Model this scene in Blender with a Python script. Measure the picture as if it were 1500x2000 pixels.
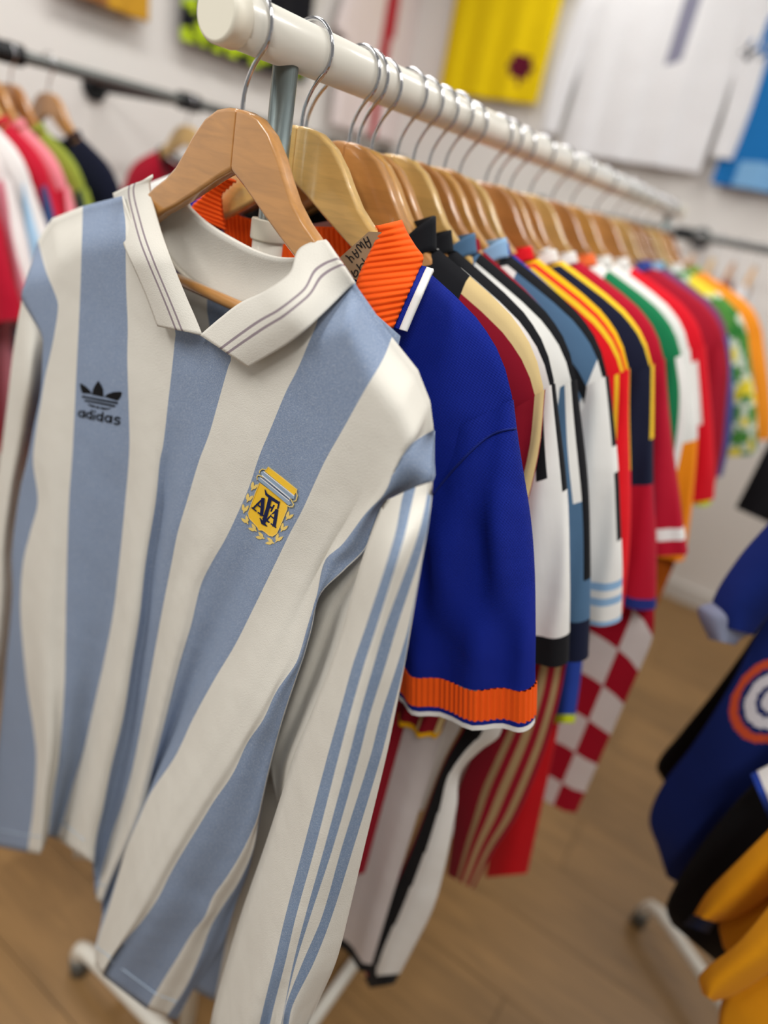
import bpy, bmesh, math, random
import numpy as np
from mathutils import Vector, Matrix
from mathutils.bvhtree import BVHTree

random.seed(7)
for o in list(bpy.data.objects):
    bpy.data.objects.remove(o, do_unlink=True)
SC = bpy.context.scene
COL = SC.collection

# ------------------------------------------------------------------ camera
# main rack rail runs along +Y at x = 0, the near post stands at the origin
CAM = np.array([.45, -.4933, 1.4639])
V_ = np.array([190., 3700.]) - np.array([750., 1000.])
R_ = np.array([1640., 550.]) - np.array([750., 1000.])
F = math.sqrt(-(V_ @ R_))
_up = -np.array([V_[0], V_[1], F]); _up /= np.linalg.norm(_up)
_yd = np.array([R_[0], R_[1], F]); _yd /= np.linalg.norm(_yd)
_yd -= _up * (_yd @ _up); _yd /= np.linalg.norm(_yd)
M_ = np.array([np.cross(_yd, _up), _yd, _up])

camd = bpy.data.cameras.new('camera')
cam = bpy.data.objects.new('camera', camd)
COL.objects.link(cam)
camd.sensor_fit = 'VERTICAL'
camd.sensor_height = 32.0
camd.lens = F / 2000 * 32
camd.clip_start = .02
rt, up, fw = M_ @ np.array([1, 0, 0]), -(M_ @ np.array([0, 1, 0])), M_ @ np.array([0, 0, 1])
cam.matrix_world = Matrix(((rt[0], up[0], -fw[0], CAM[0]), (rt[1], up[1], -fw[1], CAM[1]),
                           (rt[2], up[2], -fw[2], CAM[2]), (0, 0, 0, 1)))
camd.dof.use_dof = True
camd.dof.focus_distance = .565
camd.dof.aperture_fstop = 1.5
SC.camera = cam

# ------------------------------------------------------------------ light
SC.view_settings.view_transform = 'Standard'
SC.view_settings.look = 'None'
SC.view_settings.gamma = 1
SC.view_settings.use_curve_mapping = False
SC.view_settings.exposure = 0.1
w = bpy.data.worlds.new('shop_light'); SC.world = w
w.use_nodes = True
w.node_tree.nodes['Background'].inputs[0].default_value = (1.0, .985, .96, 1)
w.node_tree.nodes['Background'].inputs[1].default_value = .25


def area(name, loc, size, power, col=(1, .978, .945), rotz=0):
    l = bpy.data.lights.new(name, 'AREA'); l.shape = 'RECTANGLE'
    l.size, l.size_y = size; l.energy = power; l.color = col
    o = bpy.data.objects.new(name, l); COL.objects.link(o)
    o.location = loc; o.rotation_euler = (0, 0, rotz)


for i, (x, y, e) in enumerate([(-.75, -1.2, 23), (.95, -1.2, 26), (-.75, .6, 14), (.95, .6, 16), (-.6, 2.0, 8), (1.1, 2.0, 14)]):
    area('ceiling_lamp', (x, y, 2.75), (.3, 1.2), e)

# ------------------------------------------------------------------ helpers


def ray(p):
    return M_ @ np.array([p[0] - 750., p[1] - 1000., F])


def on_axis(p, ax, v):
    r = ray(p); return CAM + r * ((v - CAM[ax]) / r[ax])


A1 = math.radians(7)
N1 = np.array([math.sin(A1), math.cos(A1), 0])      # the first shirt hangs turned 7 degrees
P1 = np.array([0, -.07, 0])


def hero(p, off=0.0):
    """pixel -> point on the first shirt's front, off metres behind its plane; the hem swings forward"""
    r = ray(p)
    k = (N1 @ (P1 - CAM) + off) / (N1 @ r)
    z = CAM[2] + k * r[2]
    o2 = off - .07 * max(0, 1.30 - z)
    k = (N1 @ (P1 - CAM) + o2) / (N1 @ r)
    return CAM + k * r


def lin(c):
    if isinstance(c, str):
        c = [int(c[i:i + 2], 16) / 255 for i in (0, 2, 4)]
    return tuple((x / 12.92 if x <= .04045 else ((x + .055) / 1.055) ** 2.4) for x in c)


MATS = {}


def mat(name, col, rough=.85, kind='cloth', metal=0.0, sheen=.03, fleck=0.0, weave=900., bump=.12, coat=0.0):
    if name in MATS:
        return MATS[name]
    m = bpy.data.materials.new(name); m.use_nodes = True
    nt = m.node_tree; b = nt.nodes['Principled BSDF']
    c = lin(col) + (1,)
    b.inputs['Base Color'].default_value = c
    b.inputs['Roughness'].default_value = rough
    b.inputs['Metallic'].default_value = metal
    b.inputs['Coat Weight'].default_value = coat
    tc = nt.nodes.new('ShaderNodeTexCoord')
    if kind == 'cloth':
        b.inputs['Sheen Weight'].default_value = sheen
        b.inputs['Sheen Roughness'].default_value = .5
        b.inputs['Specular IOR Level'].default_value = .18
        n = nt.nodes.new('ShaderNodeTexNoise'); n.inputs['Scale'].default_value = weave
        n.inputs['Detail'].default_value = 2
        nt.links.new(tc.outputs['Object'], n.inputs['Vector'])
        n2 = nt.nodes.new('ShaderNodeTexNoise'); n2.inputs['Scale'].default_value = 9
        n2.inputs['Detail'].default_value = 3
        nt.links.new(tc.outputs['Object'], n2.inputs['Vector'])
        bp = nt.nodes.new('ShaderNodeBump'); bp.inputs['Strength'].default_value = bump
        bp.inputs['Distance'].default_value = .001
        nt.links.new(n.outputs['Fac'], bp.inputs['Height'])
        bp2 = nt.nodes.new('ShaderNodeBump'); bp2.inputs['Strength'].default_value = .25
        bp2.inputs['Distance'].default_value = .02
        nt.links.new(n2.outputs['Fac'], bp2.inputs['Height'])
        nt.links.new(bp.outputs['Normal'], bp2.inputs['Normal'])
        nt.links.new(bp2.outputs['Normal'], b.inputs['Normal'])
        if fleck:
            mx = nt.nodes.new('ShaderNodeMixRGB'); mx.blend_type = 'MIX'
            rp = nt.nodes.new('ShaderNodeValToRGB')
            rp.color_ramp.elements[0].position = .45; rp.color_ramp.elements[1].position = .75
            rp.color_ramp.elements[0].color = (0, 0, 0, 1)
            rp.color_ramp.elements[1].color = (fleck, fleck, fleck, 1)
            nt.links.new(n.outputs['Fac'], rp.inputs['Fac'])
            nt.links.new(rp.outputs['Color'], mx.inputs['Fac'])
            mx.inputs['Color1'].default_value = c
            mx.inputs['Color2'].default_value = (.75, .78, .82, 1)
            nt.links.new(mx.outputs['Color'], b.inputs['Base Color'])
    elif kind == 'twill':
        b.inputs['Sheen Weight'].default_value = sheen
        b.inputs['Specular IOR Level'].default_value = .15
        mp = nt.nodes.new('ShaderNodeMapping'); mp.inputs['Rotation'].default_value = (0, math.radians(38), 0)
        nt.links.new(tc.outputs['Object'], mp.inputs['Vector'])
        wv = nt.nodes.new('ShaderNodeTexWave'); wv.bands_direction = 'Z'
        wv.inputs['Scale'].default_value = 260; wv.inputs['Distortion'].default_value = .6
        wv.inputs['Detail Scale'].default_value = 6
        nt.links.new(mp.outputs['Vector'], wv.inputs['Vector'])
        bp = nt.nodes.new('ShaderNodeBump'); bp.inputs['Strength'].default_value = .5
        bp.inputs['Distance'].default_value = .0012
        nt.links.new(wv.outputs['Fac'], bp.inputs['Height'])
        n2 = nt.nodes.new('ShaderNodeTexNoise'); n2.inputs['Scale'].default_value = 11
        nt.links.new(tc.outputs['Object'], n2.inputs['Vector'])
        bp2 = nt.nodes.new('ShaderNodeBump'); bp2.inputs['Strength'].default_value = .3
        bp2.inputs['Distance'].default_value = .03
        nt.links.new(n2.outputs['Fac'], bp2.inputs['Height'])
        nt.links.new(bp.outputs['Normal'], bp2.inputs['Normal'])
        nt.links.new(bp2.outputs['Normal'], b.inputs['Normal'])
    elif kind == 'wood':
        mp = nt.nodes.new('ShaderNodeMapping'); mp.inputs['Scale'].default_value = (7, 60, 45)
        nt.links.new(tc.outputs['Object'], mp.inputs['Vector'])
        n = nt.nodes.new('ShaderNodeTexNoise'); n.inputs['Scale'].default_value = 3.2
        n.inputs['Detail'].default_value = 6; n.inputs['Distortion'].default_value = .7
        nt.links.new(mp.outputs['Vector'], n.inputs['Vector'])
        rp = nt.nodes.new('ShaderNodeValToRGB')
        rp.color_ramp.elements[0].position = .3; rp.color_ramp.elements[1].position = .7
        rp.color_ramp.elements[0].color = tuple(x * .78 for x in c[:3]) + (1,)
        rp.color_ramp.elements[1].color = c
        nt.links.new(n.outputs['Fac'], rp.inputs['Fac'])
        nt.links.new(rp.outputs['Color'], b.inputs['Base Color'])
    elif kind == 'plank':
        oi = nt.nodes.new('ShaderNodeObjectInfo')
        mp = nt.nodes.new('ShaderNodeMapping'); mp.inputs['Scale'].default_value = (2, 22, 1)
        nt.links.new(tc.outputs['Object'], mp.inputs['Vector'])
        ad = nt.nodes.new('ShaderNodeVectorMath'); ad.operation = 'ADD'
        nt.links.new(mp.outputs['Vector'], ad.inputs[0])
        ml = nt.nodes.new('ShaderNodeMath'); ml.operation = 'MULTIPLY'; ml.inputs[1].default_value = 37
        nt.links.new(oi.outputs['Random'], ml.inputs[0])
        nt.links.new(ml.outputs[0], ad.inputs[1])
        n = nt.nodes.new('ShaderNodeTexNoise'); n.inputs['Scale'].default_value = 2.2
        n.inputs['Detail'].default_value = 7; n.inputs['Distortion'].default_value = 1.1
        nt.links.new(ad.outputs[0], n.inputs['Vector'])
        rp = nt.nodes.new('ShaderNodeValToRGB')
        rp.color_ramp.elements[0].position = .25; rp.color_ramp.elements[1].position = .75
        rp.color_ramp.elements[0].color = tuple(x * .62 for x in c[:3]) + (1,)
        rp.color_ramp.elements[1].color = c
        nt.links.new(n.outputs['Fac'], rp.inputs['Fac'])
        hs = nt.nodes.new('ShaderNodeHueSaturation')
        mr = nt.nodes.new('ShaderNodeMapRange'); mr.inputs['To Min'].default_value = .86; mr.inputs['To Max'].default_value = 1.1
        nt.links.new(oi.outputs['Random'], mr.inputs['Value'])
        nt.links.new(mr.outputs[0], hs.inputs['Value'])
        nt.links.new(rp.outputs['Color'], hs.inputs['Color'])
        nt.links.new(hs.outputs['Color'], b.inputs['Base Color'])
    elif kind == 'wall':
        n = nt.nodes.new('ShaderNodeTexNoise'); n.inputs['Scale'].default_value = 60
        nt.links.new(tc.outputs['Object'], n.inputs['Vector'])
        bp = nt.nodes.new('ShaderNodeBump'); bp.inputs['Strength'].default_value = .08
        nt.links.new(n.outputs['Fac'], bp.inputs['Height'])
        nt.links.new(bp.outputs['Normal'], b.inputs['Normal'])
    MATS[name] = m
    return m


def C(hexcol, kind='cloth', **k):
    """cloth material by colour"""
    return mat(kind + '_' + hexcol, hexcol, kind=kind, **k)


def tag(o, label=None, cat=None, group=None, kind=None):
    if label: o['label'] = label
    if cat: o['category'] = cat
    if group: o['group'] = group
    if kind: o['kind'] = kind
    return o


def empty(name, loc=(0, 0, 0), rz=0.0):
    o = bpy.data.objects.new(name, None); COL.objects.link(o)
    o.empty_display_size = .05
    o.location = loc; o.rotation_euler = (0, 0, rz)
    return o


def obj(name, verts, faces, mats, midx=None, parent=None, smooth=True, base=None, world=True):
    """one mesh object; world=True: verts in world space, kept there under an unrotated parent"""
    me = bpy.data.meshes.new(name)
    off = np.array([0., 0, 0])
    if world and parent is not None:
        pp = parent
        while pp is not None:
            off = off + np.array(pp.location); pp = pp.parent
    me.from_pydata([tuple(np.asarray(v, float) - off) for v in verts], [], faces)
    if not isinstance(mats, (list, tuple)): mats = [mats]
    for m in mats: me.materials.append(m)
    if midx is not None:
        me.polygons.foreach_set('material_index', midx)
    me.polygons.foreach_set('use_smooth', [smooth] * len(me.polygons))
    me.update()
    o = bpy.data.objects.new(name, me); COL.objects.link(o)
    if parent is not None: o.parent = parent
    return o


def solid(o, t=.002, offset=0):
    m = o.modifiers.new('thickness', 'SOLIDIFY'); m.thickness = t; m.offset = offset
    return o


def grid(name, P, matfn, parent=None, close=False, world=True, flip=False, fix=None):
    """P[r][c] points -> quad grid; matfn(r, c) -> material for the cell"""
    P = np.asarray(P); nr, nc = P.shape[:2]
    verts = P.reshape(-1, 3)
    faces, idx, ml, mi = [], [], [], {}
    for r in range(nr - 1):
        for c in range(nc if close else nc - 1):
            c2 = (c + 1) % nc
            q = (r * nc + c, r * nc + c2, (r + 1) * nc + c2, (r + 1) * nc + c)
            faces.append(q[::-1] if flip else q)
            m = matfn(r, c)
            if m.name not in mi:
                mi[m.name] = len(ml); ml.append(m)
            idx.append(mi[m.name])
    return obj(name, verts, faces, ml, idx, parent, world=world)


def poly_extrude(name, pts, thick_vec, m, parent=None, world=True, bevel=0):
    """closed outline (3d points, planar) pushed along a vector"""
    bm = bmesh.new()
    a = [bm.verts.new(tuple(p)) for p in pts]
    b = [bm.verts.new(tuple(np.asarray(p) + np.asarray(thick_vec))) for p in pts]
    n = len(pts)
    f1 = bm.faces.new(a); f2 = bm.faces.new(b[::-1])
    for i in range(n):
        bm.faces.new((a[(i + 1) % n], a[i], b[i], b[(i + 1) % n]))
    bmesh.ops.recalc_face_normals(bm, faces=bm.faces)
    if bevel:
        es = [e for e in bm.edges if len(e.link_faces) == 2 and (f1 in e.link_faces or f2 in e.link_faces)]
        bmesh.ops.bevel(bm, geom=es, offset=bevel, segments=3, profile=.5, affect='EDGES')
    vs = [np.array(v.co) for v in bm.verts]
    bm.verts.index_update()
    fs = [[v.index for v in f.verts] for f in bm.faces]
    bm.free()
    return obj(name, vs, fs, m, None, parent, smooth=False, world=world)


def tube(name, pts, r, m, parent=None, seg=14, caps=True, world=True, radii=None):
    pts = [np.asarray(p, float) for p in pts]
    verts, faces = [], []
    prev = None
    for i, p in enumerate(pts):
        d = pts[min(i + 1, len(pts) - 1)] - pts[max(i - 1, 0)]
        d /= np.linalg.norm(d)
        if prev is None:
            a = np.array([0, 0, 1.]) if abs(d[2]) < .9 else np.array([1., 0, 0])
            u = np.cross(d, a)
        else:
            u = prev - d * (prev @ d)
        u /= np.linalg.norm(u); v = np.cross(d, u); prev = u
        rr = radii[i] if radii else r
        for k in range(seg):
            t = 2 * math.pi * k / seg
            verts.append(p + rr * (math.cos(t) * u + math.sin(t) * v))
    for i in range(len(pts) - 1):
        for k in range(seg):
            k2 = (k + 1) % seg
            faces.append((i * seg + k, i * seg + k2, (i + 1) * seg + k2, (i + 1) * seg + k))
    if caps:
        faces.append(tuple(range(seg))[::-1])
        faces.append(tuple((len(pts) - 1) * seg + k for k in range(seg)))
    o = obj(name, verts, faces, m, None, parent, world=world)
    if caps:
        o.data.polygons[len(faces) - 1].use_smooth = False
        o.data.polygons[len(faces) - 2].use_smooth = False
    return o


def box(name, lo, hi, m, parent=None, world=True):
    x0, y0, z0 = lo; x1, y1, z1 = hi
    v = [(x0, y0, z0), (x1, y0, z0), (x1, y1, z0), (x0, y1, z0), (x0, y0, z1), (x1, y0, z1), (x1, y1, z1), (x0, y1, z1)]
    f = [(3, 2, 1, 0), (4, 5, 6, 7), (0, 1, 5, 4), (1, 2, 6, 5), (2, 3, 7, 6), (3, 0, 4, 7)]
    return obj(name, v, f, m, None, parent, smooth=False, world=world)


def crv(pts, ts):
    """Catmull-Rom through pts at fractions ts of chord length"""
    P = np.asarray(pts, float)
    d = np.concatenate([[0], np.cumsum(np.linalg.norm(np.diff(P, axis=0), axis=1))])
    d /= d[-1]
    n = len(P)
    T = np.empty_like(P)
    for i in range(n):
        a, b = max(i - 1, 0), min(i + 1, n - 1)
        T[i] = (P[b] - P[a]) / max(d[b] - d[a], 1e-9)
    out = []
    for t in ts:
        i = min(max(int(np.searchsorted(d, t, 'right')) - 1, 0), n - 2)
        h = max(d[i + 1] - d[i], 1e-9); s = (t - d[i]) / h
        h00 = 2 * s**3 - 3 * s**2 + 1; h10 = s**3 - 2 * s**2 + s
        h01 = -2 * s**3 + 3 * s**2; h11 = s**3 - s**2
        out.append(h00 * P[i] + h10 * h * T[i] + h01 * P[i + 1] + h11 * h * T[i + 1])
    return np.array(out)


def sst(a, b, x):
    t = min(max((x - a) / (b - a), 0), 1); return t * t * (3 - 2 * t)


# ------------------------------------------------------------------ colours
WHITE_WALL = mat('wall_paint', 'ECE9E4', .8, 'wall')
WOODS = [mat('hanger_wood_amber', 'C98F4E', .32, 'wood', coat=.9), mat('hanger_wood_pale', 'E0B66C', .32, 'wood', coat=.9),
         mat('hanger_wood_brown', 'BC8045', .32, 'wood', coat=.9), mat('hanger_wood_honey', 'D49C50', .32, 'wood', coat=.9)]
CHROME = mat('chrome_wire', 'C9C9CC', .12, 'plain', 1.0)
STEEL = mat('galvanised_steel', '8E9A9A', .3, 'plain', .9)
RAILW = mat('white_powder_coat', 'E9E5D9', .28, 'plain', coat=.3)
PLASTW = mat('cream_plastic', 'EFEAD8', .4, 'plain')
IRON = mat('dark_iron_pipe', '6E716F', .45, 'plain', .6)
IRONB = mat('black_iron_fitting', '26282A', .5, 'plain', .5)
CREAM = C('D9D5CB', weave=1000., bump=.4)
HBLUE = C('7E8EA8', weave=1000., bump=.4, fleck=.26)
HSTRIPE = C('788BA6', weave=1000., bump=.4, fleck=.25)
TAUPE = C('8F8288')
NAVYTH = mat('navy_thread', '101A48', .7, 'cloth', sheen=.05)
BLACKTH = mat('black_thread', '06060A', .8, 'cloth', sheen=0)
GOLDTH = mat('gold_thread', 'F2C11F', .5, 'cloth', sheen=.3)
GOLDTH2 = mat('pale_gold_thread', 'E8C869', .5, 'cloth', sheen=.3)
SILVTH = mat('silver_blue_thread', '8DA2B8', .5, 'cloth', sheen=.3)
WHITETH = mat('white_thread', 'E8E8EA', .6, 'cloth')
ROYAL = C('10258C', kind='twill', rough=.75, sheen=.0)
ORANGE = mat('orange_rib_knit', 'F55C12', .85, 'cloth', weave=1500., bump=.3)

# ------------------------------------------------------------------ setting
LW, EW = -1.66, 2.66
fl = obj('floor', [(LW, -1.6, -.02), (2.6, -1.6, -.02), (2.6, EW, -.02), (LW, EW, -.02)], [(0, 1, 2, 3)],
         mat('floor_joint', '6B4E33', .7, 'plain'), smooth=False)
tag(fl, 'tan wood laminate floor under the racks', kind='structure')
PLANK = mat('laminate_plank', 'A07A49', .42, 'plank')
pw, pln = .19, 1.28
pme = None
for r in range(int((EW + 1.6) / pw) + 1):
    y0 = -1.6 + r * pw
    x0 = LW - (r * .43 % pln)
    while x0 < 2.6:
        xa, xb = max(x0, LW), min(x0 + pln, 2.6)
        ya, yb = y0, min(y0 + pw, EW)
        if xb - xa > .05 and yb - ya > .02:
            box('plank', (xa + .0008, ya + .0008, -.02), (xb - .0008, yb - .0008, 0), PLANK, fl)
        x0 += pln
tag(box('wall_left', (LW - .1, -1.6, 0), (LW, EW + .1, 3.0), WHITE_WALL), 'white painted shop wall behind the left rail', kind='structure')
tag(box('wall_back', (LW, EW, 0), (2.6, EW + .1, 3.0), WHITE_WALL), 'white painted end wall of the shop', kind='structure')
SKIRT = mat('skirting_paint', 'D9D6D0', .5, 'plain')
tag(box('baseboard_left', (LW, -1.6, 0), (LW + .014, EW, .08), SKIRT), 'white skirting along the left wall', kind='structure')
tag(box('baseboard_back', (LW + .014, EW - .014, 0), (2.6, EW, .08), SKIRT), 'white skirting along the end wall', kind='structure')

# ------------------------------------------------------------------ main rack
RZ, RR = 1.556, .0195
rack = empty('clothes_rack', (0, 0, 0))
tag(rack, 'white metal clothes rack with a long rail of wooden hangers', 'clothes rack')
rail = tube('rail', [(0, -.055, RZ), (0, .4, RZ), (0, 1.0, RZ), (0, 1.69, RZ)], RR, RAILW, rack, 40)
for ya, yb in ((-.055, -.078), (1.69, 1.713)):
    s = 1 if yb > ya else -1
    tube('end_cap', [(0, ya - s * .004, RZ), (0, ya + s * .012, RZ), (0, ya + s * .0135, RZ), (0, ya + s * .0147, RZ)], RR, PLASTW, rack, 40,
         radii=[RR + .0014, RR + .0014, RR + .0008, RR - .0012])
for y in (.012, 1.60):
    tube('post', [(0, y, .62), (0, y, 1.0), (0, y, 1.5395)], .0108, STEEL, rack, 28)
    tube('rail_saddle', [(0, y, 1.538), (0, y, 1.541), (0, y, 1.548)], .0104, PLASTW, rack, 24)
    tube('outer_tube', [(0, y, .07), (0, y, .7), (0, y, 1.404)], .0142, RAILW, rack, 28)
    tube('tube_collar', [(0, y, 1.4), (0, y, 1.4015), (0, y, 1.4165), (0, y, 1.418)], .0165, PLASTW, rack, 28, radii=[.0158, .0165, .0165, .0158])
    # crossbar bent down to the floor at both ends
    pts = []
    for s in (-1, 1):
        arc = [(s * .262, .03), (s * .263, .055), (s * .255, .075), (s * .235, .087), (s * .20, .09)]
        pts.append([np.array([x, y - .03, z]) for x, z in arc])
    tube('crossbar', pts[0] + [np.array([-.05, y - .03, .09]), np.array([.05, y - .03, .09])] + pts[1][::-1], .0145, RAILW, rack, 20)
    for s in (-1, 1):
        tube('foot', [(s * .262, y - .03, 0), (s * .262, y - .03, .02), (s * .262, y - .03, .04)], .017, IRON, rack, 20)
for s in (-1, 1):
    tube('base_bar', [(s * .17, -.02, .09), (s * .17, .8, .09), (s * .17, 1.58, .09)], .011, RAILW, rack, 18)

# ------------------------------------------------------------------ hangers
TOP = [(0, 0), (.012, -.0006), (.026, -.0035), (.042, -.0125), (.056, -.0265), (.066, -.040), (.078, -.0545), (.094, -.0675), (.11, -.077), (.128, -.090), (.146, -.105), (.165, -.1205), (.178, -.132), (.181, -.14)]
BOT = [(.176, -.148), (.165, -.147), (.146, -.135), (.128, -.121), (.11, -.108), (.094, -.0975), (.076, -.0885), (.049, -.0735), (.02, -.0565), (0, -.0465)]


def hook_path(zr=.058, rr=.0235, cz=None):
    """wire hook in the x-z plane, z from the top of the wood, loop centre under the rail axis"""
    cz = zr + RR - rr + .0032
    pts = []
    for a in np.linspace(168, -52, 30):
        t = math.radians(a); pts.append((rr * math.cos(t), 0, cz + rr * math.sin(t)))
    a = pts[-1]
    ends = [np.array(a), np.array([.0075, 0, cz - rr - .004]), np.array([.0015, 0, .017]), np.array([0, 0, .009]), np.array([0, 0, -.008])]
    pts += [tuple(p) for p in crv(ends, np.linspace(0, 1, 12))[1:]]
    return pts


HK = hook_path()


def make_hanger(wood, scale=1.0):
    root = empty('wooden_hanger')
    for s in (-1, 1):
        out = [(s * x, z) for x, z in TOP + BOT]
        # arms sweep gently forward toward their ends
        bm = bmesh.new()
        T = .0128
        n = len(out)
        rings = []
        for dy in (-T / 2, T / 2):
            rings.append([bm.verts.new((x, dy, z)) for x, z in out])
        # faces as strips between top and bottom outline
        nt, nb = len(TOP), len(BOT)
        half = []
        for R, flip in ((rings[0], s < 0), (rings[1], s > 0)):
            # resample pairs: top i with bottom matching
            i, j = 0, n - 1
            while i < nt - 1 or j > nt:
                if i < nt - 1 and (j <= nt or abs(out[i + 1][0]) <= abs(out[j - 1][0])):
                    f = [R[i], R[i + 1], R[j]]; i += 1
                else:
                    f = [R[i], R[j - 1], R[j]]; j -= 1
                bm.faces.new(f if flip else f[::-1])
            bm.faces.new([R[nt - 1], R[nt], R[i]] if False else [R[nt - 1], R[nt], R[nt + 1]]) if False else None
        for k in range(n):
            a, b = k, (k + 1) % n
            try:
                bm.faces.new((rings[0][a], rings[0][b], rings[1][b], rings[1][a]))
            except ValueError:
                pass
        bmesh.ops.recalc_face_normals(bm, faces=bm.faces)
        vs = [np.array(v.co) for v in bm.verts]; bm.verts.index_update()
        fs = [[v.index for v in f.verts] for f in bm.faces]; bm.free()
        o = obj('arm', vs, fs, wood, None, root, smooth=True, world=False)
        bv = o.modifiers.new('rounding', 'BEVEL'); bv.width = .0036; bv.segments = 3; bv.limit_method = 'ANGLE'; bv.angle_limit = math.radians(50)
        o.modifiers.new('shade', 'WEIGHTED_NORMAL')
    tube('hook', HK, .0019, CHROME, root, 10, world=False)
    tube('trouser_bar', [(-.17, 0, -.1525), (0, 0, -.1525), (.17, 0, -.1525)], .0055, wood, root, 14, world=False)
    for s in (-1, 1):
        tube('bar_end', [(s * .168, 0, -.157), (s * .168, 0, -.142)], .0045, wood, root, 10, world=False)
    return root


HPROTO = [make_hanger(wd) for wd in WOODS]
HUSED = [False] * len(WOODS)


def hanger(k, x, y, ztop, rz, label, group):
    src = HPROTO[k]
    if not HUSED[k]:
        h = src; HUSED[k] = True
    else:
        h = src.copy(); COL.objects.link(h)
        for ch in src.children:
            c = ch.copy(); COL.objects.link(c); c.parent = h
    h.location = (x, y, ztop); h.rotation_euler = (0, 0, rz)
    tag(h, label, 'hanger', group)
    return h


GMAIN = 'wooden hangers along the main rack'
h1 = hanger(0, 0, -.034, 1.4985, -A1, 'amber wooden hanger nearest the rail end, inside the striped shirt', GMAIN)
h1.rotation_euler.y = math.radians(1.8)
hanger(1, 0.0, .041, 1.499, 0, 'pale wooden hanger behind the grey post, inside the blue shirt', GMAIN)

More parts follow.
